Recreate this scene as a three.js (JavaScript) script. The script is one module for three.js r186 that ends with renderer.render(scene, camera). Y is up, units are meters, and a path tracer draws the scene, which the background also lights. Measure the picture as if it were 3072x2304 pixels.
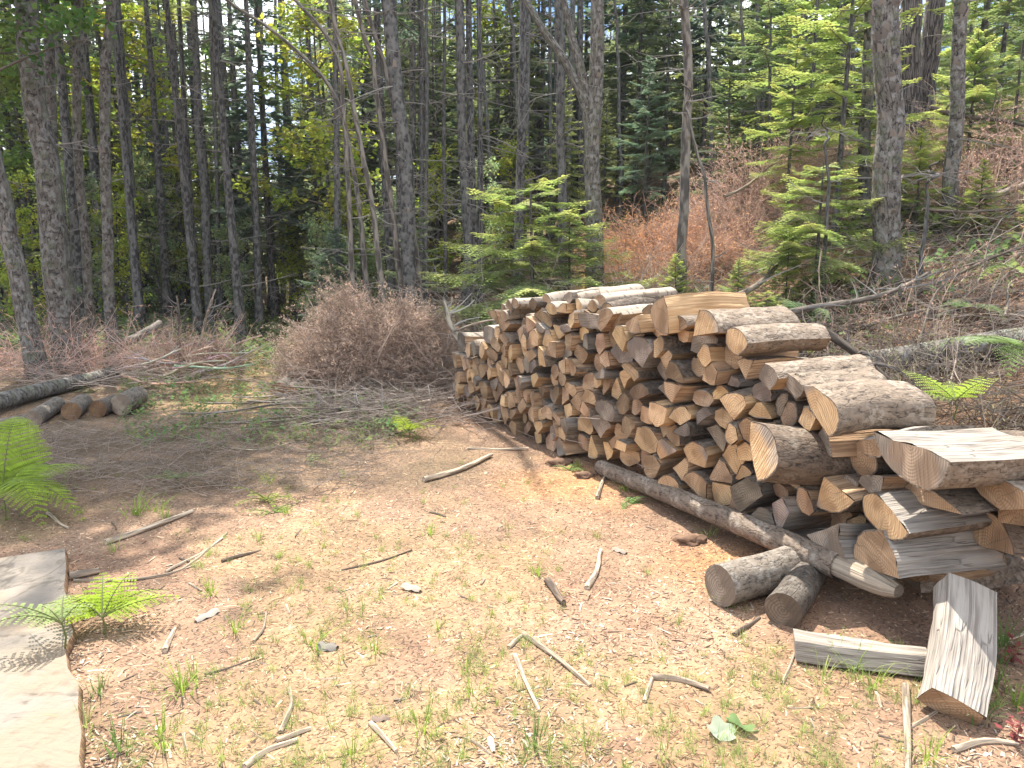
import * as THREE from 'three';
import { mergeGeometries, mergeVertices } from 'three/addons/utils/BufferGeometryUtils.js';

// ---------- camera, sky, sun, exposure ----------
const scene = new THREE.Scene();
const camera = new THREE.PerspectiveCamera(53.02, 4 / 3, 0.05, 400);
camera.position.set(0, 1.5, 0);
camera.rotation.set(-10 * Math.PI / 180, 0, 0);
camera.updateMatrixWorld();
const renderer = new THREE.WebGLRenderer({ antialias: true });
renderer.setSize(1024, 768);
renderer.toneMapping = THREE.LinearToneMapping;
renderer.toneMappingExposure = 3.0;
renderer.shadowMap.enabled = true;
renderer.shadowMap.type = THREE.PCFSoftShadowMap;

const SUN_AZ = 21 * Math.PI / 180, SUN_EL = 60 * Math.PI / 180;   // ahead and to the left, high
const sunDir = new THREE.Vector3(-Math.sin(SUN_AZ) * Math.cos(SUN_EL), Math.sin(SUN_EL), -Math.cos(SUN_AZ) * Math.cos(SUN_EL));
const sun = new THREE.DirectionalLight(new THREE.Color(1.0, 0.95, 0.87), 4.3);
sun.name = 'sun';
sun.position.copy(sunDir).multiplyScalar(60);
sun.castShadow = true;
sun.shadow.mapSize.set(4096, 4096);
Object.assign(sun.shadow.camera, { left: -30, right: 30, top: 30, bottom: -30, near: 1, far: 160 });
sun.shadow.bias = -0.0004;
scene.add(sun, sun.target);

scene.fog = new THREE.FogExp2(new THREE.Color(0.9, 0.95, 1.0), 0.0006);

// ---------- random numbers and noise ----------
function rngOf(seed) { let a = seed >>> 0; return () => { a = (a + 0x6D2B79F5) | 0; let t = Math.imul(a ^ (a >>> 15), 1 | a); t = (t + Math.imul(t ^ (t >>> 7), 61 | t)) ^ t; return ((t ^ (t >>> 14)) >>> 0) / 4294967296; }; }
let R = rngOf(11);
const rr = (a, b) => a + (b - a) * R();
const pick = (a) => a[Math.floor(R() * a.length)];
const clamp = (x, a = 0, b = 1) => Math.min(b, Math.max(a, x));
const sstep = (a, b, x) => { const t = clamp((x - a) / (b - a)); return t * t * (3 - 2 * t); };
const mix = (a, b, t) => a + (b - a) * t;
const V = (x, y, z) => new THREE.Vector3(x, y, z);
const hash2 = (i, j) => { let h = Math.imul(i, 374761393) + Math.imul(j, 668265263); h = Math.imul(h ^ (h >>> 13), 1274126177); return ((h ^ (h >>> 16)) >>> 0) / 4294967296; };
function vnoise(x, y, px = 0, py = 0, s = 0) {       // value noise, tileable with periods px, py
  const i = Math.floor(x), j = Math.floor(y), fx = x - i, fy = y - j, ux = fx * fx * (3 - 2 * fx), uy = fy * fy * (3 - 2 * fy);
  const w = (k, p) => p ? ((k % p) + p) % p : k;
  const a = hash2(w(i, px) + s * 131, w(j, py) + s * 57), b = hash2(w(i + 1, px) + s * 131, w(j, py) + s * 57), c = hash2(w(i, px) + s * 131, w(j + 1, py) + s * 57), d = hash2(w(i + 1, px) + s * 131, w(j + 1, py) + s * 57);
  return mix(mix(a, b, ux), mix(c, d, ux), uy);
}
function fbm(x, y, px, py, oct = 4, s = 0) { let v = 0, a = 0.5, t = 0; for (let k = 0; k < oct; k++) { v += a * vnoise(x, y, px, py, s + k); t += a; a *= 0.5; x *= 2; y *= 2; px *= 2; py *= 2; } return v / t; }

// ---------- sky ----------
{
  const w = 512, h = 256, d = new Float32Array(w * h * 4);
  for (let j = 0; j < h; j++) for (let i = 0; i < w; i++) {
    const el = ((j + 0.5) / h - 0.5) * Math.PI, az = (i + 0.5) / w * 2 * Math.PI, t = Math.pow(clamp(Math.sin(Math.max(0, el))), 0.55);
    let r = mix(0.19, 0.10, t), g = mix(0.31, 0.20, t), b = mix(0.50, 0.42, t);
    const dx = Math.cos(el) * Math.cos(az), dy = Math.sin(el), dz = Math.cos(el) * Math.sin(az);
    const cl = sstep(0.40, 0.60, fbm(dx / (dy + 0.35) * 2.2 + 20, dz / (dy + 0.35) * 2.2 + 20, 0, 0, 5, 7)) * 0.9;      // broken white cloud all round
    r = mix(r, 0.86, cl); g = mix(g, 0.89, cl); b = mix(b, 0.94, cl);
    const glow = Math.pow(clamp(dx * sunDir.x + dy * sunDir.y + dz * sunDir.z), 6) * 0.3;
    const o = (j * w + i) * 4; d[o] = r + glow; d[o + 1] = g + glow; d[o + 2] = b + glow * 0.95; d[o + 3] = 1;
  }
  const sky = new THREE.DataTexture(d, w, h, THREE.RGBAFormat, THREE.FloatType);
  sky.mapping = THREE.EquirectangularReflectionMapping; sky.magFilter = THREE.LinearFilter; sky.minFilter = THREE.LinearFilter; sky.needsUpdate = true;
  scene.background = sky; scene.environment = sky;
  scene.backgroundIntensity = 1; scene.environmentIntensity = 1;
}

// ---------- names, things, parts ----------
const used = new Map();
function numbered(n) { const k = used.get(n) || 0; used.set(n, k + 1); return k ? n + '_' + String(k).padStart(3, '0') : n; }
function shade(o) { o.castShadow = true; o.receiveShadow = true; return o; }
function thing(name, label, category, pos = V(0, 0, 0), group) {
  const o = new THREE.Group(); o.name = numbered(name); o.position.copy(pos); o.userData = { label, category };
  if (group) o.userData.group = group;
  scene.add(o); return o;
}
function part(name, geo, mat, parent, label) { const m = shade(new THREE.Mesh(geo, mat)); m.name = name; if (label) m.userData.label = label; parent.add(m); return m; }
function single(name, geo, mat, label, category, pos = V(0, 0, 0), group) {
  const m = shade(new THREE.Mesh(geo, mat)); m.name = numbered(name); m.position.copy(pos); m.userData = { label, category };
  if (group) m.userData.group = group;
  scene.add(m); return m;
}
function copyOf(o, name, label, group) {
  const c = o.clone(); c.name = numbered(name); c.userData = { ...o.userData, label }; if (group) c.userData.group = group; else delete c.userData.group;
  scene.add(c); return c;
}
function stuff(name, geo, mat, mats, label, cols) {
  const m = shade(new THREE.InstancedMesh(geo, mat, mats.length)); m.name = numbered(name);
  mats.forEach((x, i) => m.setMatrixAt(i, x)); if (cols) cols.forEach((c, i) => m.setColorAt(i, c));
  m.userData = { kind: 'stuff', label }; scene.add(m); return m;
}

// ---------- mesh builder ----------
class MB {
  constructor() { this.p = []; this.t = []; this.c = []; this.i = []; this.col = [1, 1, 1]; }
  v(x, y, z, u = 0, w = 0) { this.p.push(x, y, z); this.t.push(u, w); this.c.push(...this.col); return this.p.length / 3 - 1; }
  tri(a, b, c) { this.i.push(a, b, c); }
  quad(a, b, c, d) { this.i.push(a, b, c, a, c, d); }
  // a tube along points with a radius for each; knob(a, k) may swell it
  tube(pts, rad, sides = 6, cap = true, knob = null, uScale = 1) {
    const n = pts.length, rows = []; let nrm = null, len = 0; const tan = V(), bi = V(), old = V();
    for (let k = 0; k < n; k++) {
      tan.copy(pts[Math.min(k + 1, n - 1)]).sub(pts[Math.max(k - 1, 0)]).normalize();
      if (!nrm) { nrm = Math.abs(tan.y) < 0.9 ? V(0, 1, 0) : V(1, 0, 0); }
      nrm.addScaledVector(tan, -nrm.dot(tan)).normalize(); bi.crossVectors(tan, nrm);
      if (k) len += pts[k].distanceTo(pts[k - 1]);
      const row = [];
      for (let a = 0; a <= sides; a++) {
        const th = (a % sides) / sides * 2 * Math.PI, r = rad[k] * (knob ? knob(a % sides, k, th) : 1), c = Math.cos(th) * r, s = Math.sin(th) * r;
        row.push(this.v(pts[k].x + nrm.x * c + bi.x * s, pts[k].y + nrm.y * c + bi.y * s, pts[k].z + nrm.z * c + bi.z * s, a / sides * uScale, len));
      }
      rows.push(row);
    }
    for (let k = 0; k + 1 < n; k++) for (let a = 0; a < sides; a++) this.quad(rows[k][a], rows[k][a + 1], rows[k + 1][a + 1], rows[k + 1][a]);
    if (cap) for (const [k, flip] of [[0, 1], [n - 1, 0]]) {
      const c = this.v(pts[k].x, pts[k].y, pts[k].z, 0.5, 0.5), ring = [];
      for (let a = 0; a < sides; a++) { const q = rows[k][a]; ring.push(this.v(this.p[q * 3], this.p[q * 3 + 1], this.p[q * 3 + 2], 0.5 + 0.4 * Math.cos(a / sides * 6.283), 0.5 + 0.4 * Math.sin(a / sides * 6.283))); }
      for (let a = 0; a < sides; a++) flip ? this.tri(c, ring[(a + 1) % sides], ring[a]) : this.tri(c, ring[a], ring[(a + 1) % sides]);
    }
    return this;
  }
  // a leaf: rhomb from base b along d (length l), half-width w along s
  leaf(b, d, s, l, w, bend = 0) {
    const mx = b.x + d.x * l * 0.45, my = b.y + d.y * l * 0.45 + bend * l, mz = b.z + d.z * l * 0.45;
    const a = this.v(b.x, b.y, b.z, 0.5, 0), e = this.v(mx + s.x * w, my + s.y * w, mz + s.z * w, 1, 0.5), t = this.v(b.x + d.x * l, b.y + d.y * l, b.z + d.z * l, 0.5, 1), f = this.v(mx - s.x * w, my - s.y * w, mz - s.z * w, 0, 0.5);
    this.i.push(a, e, t, a, t, f);
  }
  geo(smooth = true) {
    const g = new THREE.BufferGeometry();
    g.setAttribute('position', new THREE.Float32BufferAttribute(this.p, 3)); g.setAttribute('uv', new THREE.Float32BufferAttribute(this.t, 2)); g.setAttribute('color', new THREE.Float32BufferAttribute(this.c, 3));
    g.setIndex(this.i); g.computeVertexNormals(); return g;
  }
}
const UP = V(0, 1, 0);
function basis(x, y, z, p) { const m = new THREE.Matrix4().makeBasis(x, y, z); if (p) m.setPosition(p); return m; }
function rndDir() { const z = rr(-1, 1), a = rr(0, 6.2832), s = Math.sqrt(1 - z * z); return V(s * Math.cos(a), z, s * Math.sin(a)); }

// ---------- textures (colour, grain, wear only) ----------
const toS = (c) => Math.round(255 * (c <= 0.0031308 ? 12.92 * c : 1.055 * Math.pow(c, 1 / 2.4) - 0.055));
function colorTex(w, h, fn, rx = 1, ry = 1) {
  const d = new Uint8Array(w * h * 4);
  for (let j = 0; j < h; j++) for (let i = 0; i < w; i++) { const c = fn((i + 0.5) / w, (j + 0.5) / h), o = (j * w + i) * 4; d[o] = toS(clamp(c[0])); d[o + 1] = toS(clamp(c[1])); d[o + 2] = toS(clamp(c[2])); d[o + 3] = 255; }
  const t = new THREE.DataTexture(d, w, h, THREE.RGBAFormat); t.colorSpace = THREE.SRGBColorSpace; t.wrapS = t.wrapT = THREE.RepeatWrapping; t.magFilter = THREE.LinearFilter; t.repeat.set(rx, ry); t.needsUpdate = true; return t;
}
function grayTex(w, h, fn, rx = 1, ry = 1) {
  const d = new Uint8Array(w * h * 4);
  for (let j = 0; j < h; j++) for (let i = 0; i < w; i++) { const c = Math.round(255 * clamp(fn((i + 0.5) / w, (j + 0.5) / h))), o = (j * w + i) * 4; d[o] = d[o + 1] = d[o + 2] = c; d[o + 3] = 255; }
  const t = new THREE.DataTexture(d, w, h, THREE.RGBAFormat); t.wrapS = t.wrapT = THREE.RepeatWrapping; t.magFilter = THREE.LinearFilter; t.repeat.set(rx, ry); t.needsUpdate = true; return t;
}
const lerp3 = (a, b, t) => [mix(a[0], b[0], t), mix(a[1], b[1], t), mix(a[2], b[2], t)];
const std = (o) => new THREE.MeshStandardMaterial({ roughness: 0.92, metalness: 0, vertexColors: true, ...o });
const leafy = (col, tr = 0.5) => new THREE.MeshPhysicalMaterial({ color: new THREE.Color().setRGB(...col), roughness: 0.95, metalness: 0, transmission: tr, thickness: 0, side: THREE.DoubleSide, vertexColors: true, specularIntensity: 0.25 });

// trunk bark: u once round the trunk (0..1), v in metres
const M = {};
{
  const S = 512;
  // grey maple bark with pale lichen blotches and dark cracks
  const h1 = (u, v) => { const f = fbm(u * 14, v * 24, 14, 24, 5, 1); const cr = Math.abs(fbm(u * 14 + 0, v * 14, 14, 14, 4, 9) - 0.5) * 2; return clamp(0.25 + 0.6 * f - 0.4 * sstep(0.10, 0.0, cr)); };
  M.maple = std({ map: colorTex(S, S, (u, v) => { const k = h1(u, v), l = sstep(0.52, 0.62, fbm(u * 9, v * 20, 9, 20, 5, 21)), m = sstep(0.55, 0.68, fbm(u * 5, v * 9, 5, 9, 4, 33)); let c = lerp3([0.03, 0.025, 0.02], [0.15, 0.13, 0.108], sstep(0.2, 0.7, k)); c = lerp3(c, [0.26, 0.25, 0.225], 0.55 * l); return lerp3(c, [0.13, 0.14, 0.08], 0.4 * m); }), bumpMap: grayTex(S, S, h1), bumpScale: 0.02 });
  // dark scaly spruce bark
  const h2 = (u, v) => { const f = fbm(u * 16, v * 22, 16, 22, 4, 3), p = vnoise(u * 12 + 2 * fbm(u * 6, v * 6, 6, 6, 2, 5), v * 18, 0, 0, 8); return clamp(0.5 * f + 0.5 * p); };
  M.spruce = std({ map: colorTex(S, S, (u, v) => { const k = fbm(u * 16, v * 22, 16, 22, 4, 3), l = sstep(0.56, 0.66, fbm(u * 9, v * 10, 9, 10, 3, 12)); let c = lerp3([0.03, 0.027, 0.025], [0.125, 0.115, 0.105], sstep(0.3, 0.7, k)); return lerp3(c, [0.2, 0.2, 0.18], 0.3 * l); }), bumpMap: grayTex(S, S, (u, v) => fbm(u * 16, v * 22, 16, 22, 4, 3)), bumpScale: 0.012 });
  // furrowed pine bark
  const h3 = (u, v) => { const a = Math.abs(fbm(u * 18 + 0, v * 4, 18, 4, 4, 14) - 0.5) * 2; return clamp(sstep(0.02, 0.22, a) * 0.8 + 0.2 * fbm(u * 40, v * 40, 40, 40, 2, 4)); };
  M.pine = std({ map: colorTex(S, S, (u, v) => lerp3([0.035, 0.028, 0.026], [0.20, 0.165, 0.15], h3(u, v))), bumpMap: grayTex(S, S, h3), bumpScale: 0.04 });
  M.deadStem = std({ map: colorTex(256, 256, (u, v) => { const k = fbm(u * 8, v * 8, 8, 8, 4, 44); return lerp3([0.07, 0.06, 0.05], [0.22, 0.19, 0.155], sstep(0.3, 0.65, k)); }) });
  M.twig = std({ color: new THREE.Color(1, 1, 1) });
  M.needle = leafy([1, 1, 1], 0.45);
  M.leafM = leafy([1, 1, 1], 0.55);
  M.deadNeedle = leafy([1, 1, 1], 0.5);
  M.fern = leafy([1, 1, 1], 0.5);
  M.grass = leafy([1, 1, 1], 0.45);
}
{
  // log bark: u, v in metres * 2
  const hb = (u, v) => clamp(0.1 + 0.75 * fbm(u * 26, v * 16, 26, 16, 5, 2) + 0.25 * fbm(u * 60, v * 50, 60, 50, 2, 6) - 0.35 * sstep(0.06, 0, Math.abs(fbm(u * 24, v * 9, 24, 9, 3, 17) - 0.5)));
  const bk = (lo, hi, li, s, am) => (u, v) => { const k = hb(u, v), l = sstep(0.42, 0.66, fbm(u * 34, v * 34, 34, 34, 5, s)) * sstep(0.35, 0.62, fbm(u * 5, v * 5, 5, 5, 3, s + 5)), g = fbm(u * 70, v * 70, 70, 70, 2, s + 8); return lerp3(lerp3(lo, hi, sstep(0.15, 0.75, 0.75 * k + 0.3 * g)), li, am * l); };
  M.bark = std({ map: colorTex(512, 512, bk([0.045, 0.035, 0.027], [0.19, 0.155, 0.12], [0.29, 0.265, 0.225], 26, 0.65)), bumpMap: grayTex(512, 512, hb), bumpScale: 0.006 });
  M.darkBark = std({ map: colorTex(512, 512, bk([0.03, 0.023, 0.017], [0.13, 0.10, 0.075], [0.22, 0.2, 0.17], 66, 0.6)), bumpMap: grayTex(512, 512, hb), bumpScale: 0.008 });
  const ln = (u, v) => sstep(0.66, 0.74, vnoise(u * 7, v * 60, 7, 60, 3)) * sstep(0.4, 0.6, vnoise(u * 14, v * 30, 14, 30, 5));
  M.birch = std({ map: colorTex(512, 512, (u, v) => { const l = ln(u, v), k = fbm(u * 6, v * 6, 6, 6, 4, 8), p = sstep(0.6, 0.68, fbm(u * 4, v * 4, 4, 4, 4, 19)); let c = lerp3([0.22, 0.19, 0.155], [0.34, 0.31, 0.265], k); c = lerp3(c, [0.10, 0.085, 0.07], 0.8 * l); return lerp3(c, [0.16, 0.13, 0.10], 0.75 * p); }), bumpMap: grayTex(512, 512, (u, v) => 1 - ln(u, v)), bumpScale: 0.002 });
  // end grain: uv centred on the pith (0.5, 0.5), 1 unit = 0.5 m
  const ring = (u, v) => { const x = u - 0.5, y = v - 0.5, a = Math.atan2(y, x), r = Math.hypot(x, y) * (1 + 0.06 * Math.sin(a * 2 + 1) + 0.04 * Math.sin(a * 5)); return [r, a]; };
  const ends = (light, dark, crack, s) => {
    const saw = (u, v) => fbm(u * 6 + v * 3, (v - u * 0.5) * 90, 0, 0, 2, s + 3);
    return std({ map: colorTex(512, 512, (u, v) => { const [r, a] = ring(u, v); let k = 0.5 + 0.5 * Math.sin(r * 260 + 3 * fbm(u * 5, v * 5, 5, 5, 2, s)); k = 0.45 * k + 0.55 * fbm(u * 12, v * 12, 12, 12, 4, s + 1); let c = lerp3(dark, light, sstep(0.15, 0.8, k)); const q = fbm(u * 3.2, v * 3.2, 3, 3, 3, s + 9); c = lerp3(c, [dark[0] * 0.75, dark[1] * 0.72, dark[2] * 0.7], 0.85 * sstep(0.48, 0.68, q)); const wr = sstep(0.52, 0.7, fbm(u * 2.3 + 5, v * 2.3 + 5, 2, 2, 4, s + 15)), gy0 = (c[0] + c[1] + c[2]) / 3; c = lerp3(c, [gy0 * 0.86, gy0 * 0.82, gy0 * 0.76], 0.7 * wr); const ck = sstep(0.012, 0.0, Math.abs(((a * 1.6 + 0.5 * fbm(u * 8, v * 8, 8, 8, 2, s)) % 1 + 1) % 1 - 0.5) * (r + 0.02)) * sstep(0.6, 0.7, vnoise(Math.floor(a * 1.6) * 3.7, 1, 0, 0, s)); c = lerp3(c, crack, 0.55 * ck); const w = saw(u, v); return [c[0] * mix(0.86, 1.12, w), c[1] * mix(0.86, 1.12, w), c[2] * mix(0.86, 1.12, w)]; }), bumpMap: grayTex(256, 256, (u, v) => saw(u, v)), bumpScale: 0.004 });
  };
  M.endFresh = ends([0.60, 0.40, 0.215], [0.42, 0.25, 0.12], [0.14, 0.085, 0.05], 31);
  M.endTan = ends([0.46, 0.305, 0.18], [0.30, 0.185, 0.10], [0.10, 0.07, 0.045], 61);
  M.endGrey = ends([0.36, 0.29, 0.22], [0.21, 0.16, 0.115], [0.08, 0.065, 0.05], 91);
  // split wood: u across in metres*2, v along in metres*2
  const split = (light, dark, s) => {
    const g = (u, v) => 0.65 * fbm(u * 72 + 1.2 * fbm(u * 3, v * 4, 3, 4, 2, s), v * 3, 72, 3, 3, s + 2) + 0.35 * fbm(u * 14, v * 5, 14, 5, 4, s + 5) - 0.3 * sstep(0.02, 0, Math.abs(fbm(u * 16 + 3, v * 1.5, 0, 0, 2, s + 7) - 0.5)) * sstep(0.5, 0.6, fbm(u * 4, v * 4, 4, 4, 2, s + 6));
    return std({ map: colorTex(512, 512, (u, v) => { const k = g(u, v), q = sstep(0.55, 0.7, fbm(u * 5, v * 2, 5, 2, 3, s + 8)); let c = lerp3(dark, light, sstep(0.28, 0.68, k)); return lerp3(c, [c[0] * 0.7, c[1] * 0.6, c[2] * 0.5], 0.5 * q); }), bumpMap: grayTex(512, 512, g), bumpScale: 0.012 });
  };
  M.splitFresh = split([0.46, 0.30, 0.155], [0.30, 0.18, 0.085], 41);
  M.splitTan = split([0.46, 0.30, 0.17], [0.24, 0.145, 0.08], 71);
  M.splitGrey = split([0.285, 0.25, 0.21], [0.165, 0.14, 0.115], 101);
  M.rot = std({ color: new THREE.Color().setRGB(0.09, 0.05, 0.03) });
  // weathered sawn slab
  const sl = (u, v) => 0.4 * fbm(u * 9 + v * 3, v * 46 + 7 * fbm(u * 3, v * 3, 3, 3, 2, 50), 0, 0, 3, 51) + 0.6 * (1 - 2 * Math.abs(fbm(u * 16, v * 13, 16, 13, 5, 52) - 0.5));
  M.slab = std({ map: colorTex(1024, 1024, (u, v) => { const k = sl(u, v), st = sstep(0.5, 0.68, fbm(u * 4, v * 5, 4, 5, 4, 53)), cr = sstep(0.05, 0.0, Math.abs(fbm(u * 9, v * 4, 9, 4, 4, 54) - 0.5)) * sstep(0.45, 0.6, fbm(u * 3, v * 3, 3, 3, 2, 55)); let c = lerp3([0.085, 0.068, 0.052], [0.20, 0.172, 0.14], sstep(0.3, 0.6, k)); c = lerp3(c, [0.22, 0.16, 0.105], 0.6 * st); return lerp3(c, [0.11, 0.09, 0.07], 0.8 * cr); }), bumpMap: grayTex(1024, 1024, sl), bumpScale: 0.02 });
}

// ---------- the lie of the land ----------
function softplus(x, k) { return Math.log(1 + Math.exp(clamp(x / k, -30, 30))) * k; }
function baseY(x, z) {
  const q = (x - 1.57) * 0.897 - (z + 2.9) * 0.443;                 // distance behind the woodpile's face
  const hill = 0.40 * softplus(q - 0.95, 0.35); let h = hill < 3.4 ? hill : 3.4 + 0.25 * (hill - 3.4);
  if (h > 7) h = 7 + 0.05 * (h - 7);
  h += 0.16 * softplus(-(x + 4.6), 0.4) * sstep(2, -6, z + 0) * 0.6;
  return h;
}
function gy(x, z) {
  const rough = 0.4 + 0.6 * sstep(-4, -9, z);
  return baseY(x, z) + rough * (0.10 * (fbm(x * 0.7 + 50, z * 0.7 + 50, 0, 0, 3, 71) - 0.5) + 0.03 * (fbm(x * 4 + 50, z * 4 + 50, 0, 0, 3, 72) - 0.5));
}
// pixel of the 2212 x 1659 view of the photograph -> direction, ground point, point at a depth
const F = 1663, PIT = 10 * Math.PI / 180, EYE = V(0, 1.5, 0);
function ray(px, py) { const x = (px - 1106) / F, y = -(py - 829.5) / F; return V(x, y * Math.cos(PIT) - Math.sin(PIT), -(Math.cos(PIT) + y * Math.sin(PIT))); }
function onGround(px, py, lift = 0) { const d = ray(px, py); let t = 0.5; for (let k = 0; k < 4000; k++) { const y = 1.5 + d.y * t; if (y <= gy(d.x * t, d.z * t) + lift) break; t += 0.01 + t * 0.0015; if (t > 90) break; } return V(d.x * t, 1.5 + d.y * t, d.z * t); }
function atDepth(px, py, dist) { const d = ray(px, py), t = dist / -d.z; return V(d.x * t, 1.5 + d.y * t, -dist); }

// ---------- ground ----------
{
  const S = 2048, PX = 3.2;                                  // the texture covers 3.2 m
  const mk = (draw) => { const c = document.createElement('canvas'); c.width = c.height = S; const g = c.getContext('2d'); draw(g); return c; };
  const strokes = (seed, n, fn) => { const r = rngOf(seed); const out = []; for (let k = 0; k < n; k++) out.push(fn(r)); return out; };
  const all = [];
  const cols = [[152, 122, 98], [168, 138, 112], [126, 98, 76], [184, 156, 128], [104, 82, 64], [204, 182, 156], [160, 126, 106], [90, 72, 58], [146, 130, 110], [134, 96, 76]];
  for (const s of strokes(3, 52000, (r) => { const a = r() * 6.283, big = r() < 0.03, l = (big ? 18 : 4) + r() * (big ? 26 : 11), w = big ? 2 + r() * 4 : 1 + r() * 2.6; return { x: r() * S, y: r() * S, a, l, w, c: cols[Math.floor(r() * cols.length)], j: 0.75 + r() * 0.5, b: r() - 0.5, z: r() }; })) all.push(s);
  const paint = (g, gray) => {
    const id = g.createImageData(S, S);
    for (let y = 0; y < S; y++) for (let x = 0; x < S; x++) { const k = fbm(x / S * 24, y / S * 24, 24, 24, 4, 5), m = vnoise(x / S * 512, y / S * 512, 512, 512, 6), o = (y * S + x) * 4, t = 0.65 * k + 0.35 * m; if (gray) { id.data[o] = id.data[o + 1] = id.data[o + 2] = 60 + 80 * t; } else { id.data[o] = mix(104, 176, t); id.data[o + 1] = mix(84, 146, t); id.data[o + 2] = mix(66, 120, t); } id.data[o + 3] = 255; }
    g.putImageData(id, 0, 0); g.lineCap = 'butt';
    for (const s of all) { const ox = Math.cos(s.a) * s.l, oy = Math.sin(s.a) * s.l;
      for (const dx of (s.x < 80 ? [0, S] : s.x > S - 80 ? [0, -S] : [0])) for (const dy of (s.y < 80 ? [0, S] : s.y > S - 80 ? [0, -S] : [0])) {
        g.lineWidth = s.w; g.strokeStyle = gray ? 'rgb(' + [0, 0, 0].map(() => Math.round(90 + 150 * s.z)).join(',') + ')' : 'rgb(' + s.c.map((q) => Math.round(clamp(q * s.j, 0, 255))).join(',') + ')';
        g.beginPath(); g.moveTo(s.x + dx, s.y + dy); g.quadraticCurveTo(s.x + dx + ox / 2 - oy * s.b * 0.4, s.y + dy + oy / 2 + ox * s.b * 0.4, s.x + dx + ox, s.y + dy + oy); g.stroke(); } }
  };
  const tex = new THREE.CanvasTexture(mk((g) => paint(g, false))); tex.colorSpace = THREE.SRGBColorSpace;
  const bmp = new THREE.CanvasTexture(mk((g) => paint(g, true)));
  for (const t of [tex, bmp]) t.wrapS = t.wrapT = THREE.RepeatWrapping;
  M.ground = new THREE.MeshStandardMaterial({ map: tex, bumpMap: bmp, bumpScale: 0.018, roughness: 0.97, vertexColors: true });
  const axis = (lo, hi, step, far) => { const a = []; for (let x = lo; x <= hi + 1e-6; x += step) a.push(x); let s = step, x = lo; while (x > -far) { s *= 1.22; x -= s; a.unshift(x); } s = step; x = hi; while (x < far) { s *= 1.22; x += s; a.push(x); } return a; };
  const xs = axis(-8, 8, 0.07, 170), zs = axis(-15, 0, 0.07, 170), g = new MB();
  for (const z of zs) for (const x of xs) {
    // what the ground is made of in each place: tan litter, greener mossy track, orange sawdust by the pile, dark duff in the woods
    const q = (x - 1.57) * 0.897 - (z + 2.9) * 0.443, n = fbm(x * 0.9 + 30, z * 0.9 + 30, 0, 0, 4, 81), n2 = fbm(x * 2.3 + 60, z * 2.3 + 60, 0, 0, 4, 82);
    let c = [0.78, 0.725, 0.68]; c = lerp3(c, [0.94, 0.885, 0.83], sstep(0.45, 0.7, n)); c = lerp3(c, [0.66, 0.57, 0.52], sstep(0.5, 0.7, n2) * 0.7);
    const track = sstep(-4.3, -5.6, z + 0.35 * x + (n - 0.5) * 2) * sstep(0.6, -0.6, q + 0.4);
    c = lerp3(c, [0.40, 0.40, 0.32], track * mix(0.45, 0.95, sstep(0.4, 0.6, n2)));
    const path = sstep(0.75, 0.25, Math.abs(x + 3.35 - (z + 10) * 0.2 + 0.3 * (n2 - 0.5))) * sstep(-6.2, -7.4, z) * sstep(-14, -12.5, z); c = lerp3(c, [0.92, 0.9, 0.6], 0.85 * path);
    const saw = Math.max(sstep(0.75, 0.0, Math.hypot((x - 0.42) / 1.0, (z + 4.75) / 1.2)), sstep(0.5, 0, Math.hypot(x - 1.05, z + 3.45))) * sstep(0.35, 0.6, n2 + 0.1);
    c = lerp3(c, [1.45, 1.12, 0.72], saw * 0.8);
    c = lerp3(c, [0.86, 0.86, 0.64], 0.5 * sstep(0.52, 0.66, fbm(x * 1.4 + 9, z * 1.4 + 9, 0, 0, 3, 83)) * (1 - track));
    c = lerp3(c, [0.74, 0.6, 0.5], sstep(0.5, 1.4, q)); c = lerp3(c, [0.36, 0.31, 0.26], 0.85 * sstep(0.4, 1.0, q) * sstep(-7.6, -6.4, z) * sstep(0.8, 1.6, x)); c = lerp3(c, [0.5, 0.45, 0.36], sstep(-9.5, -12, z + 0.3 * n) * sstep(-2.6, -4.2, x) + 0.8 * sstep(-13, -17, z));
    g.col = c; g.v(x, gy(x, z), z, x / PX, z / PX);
  }
  const nx = xs.length; for (let j = 0; j + 1 < zs.length; j++) for (let i = 0; i + 1 < nx; i++) { const a = j * nx + i; g.quad(a, a + nx, a + nx + 1, a + 1); }
  const m = new THREE.Mesh(g.geo(), M.ground); m.name = 'ground'; m.receiveShadow = true; m.castShadow = true; m.userData = { kind: 'structure', label: 'tan forest clearing floor of litter, needles and wood chips rising to a slope' }; scene.add(m);
}

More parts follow.
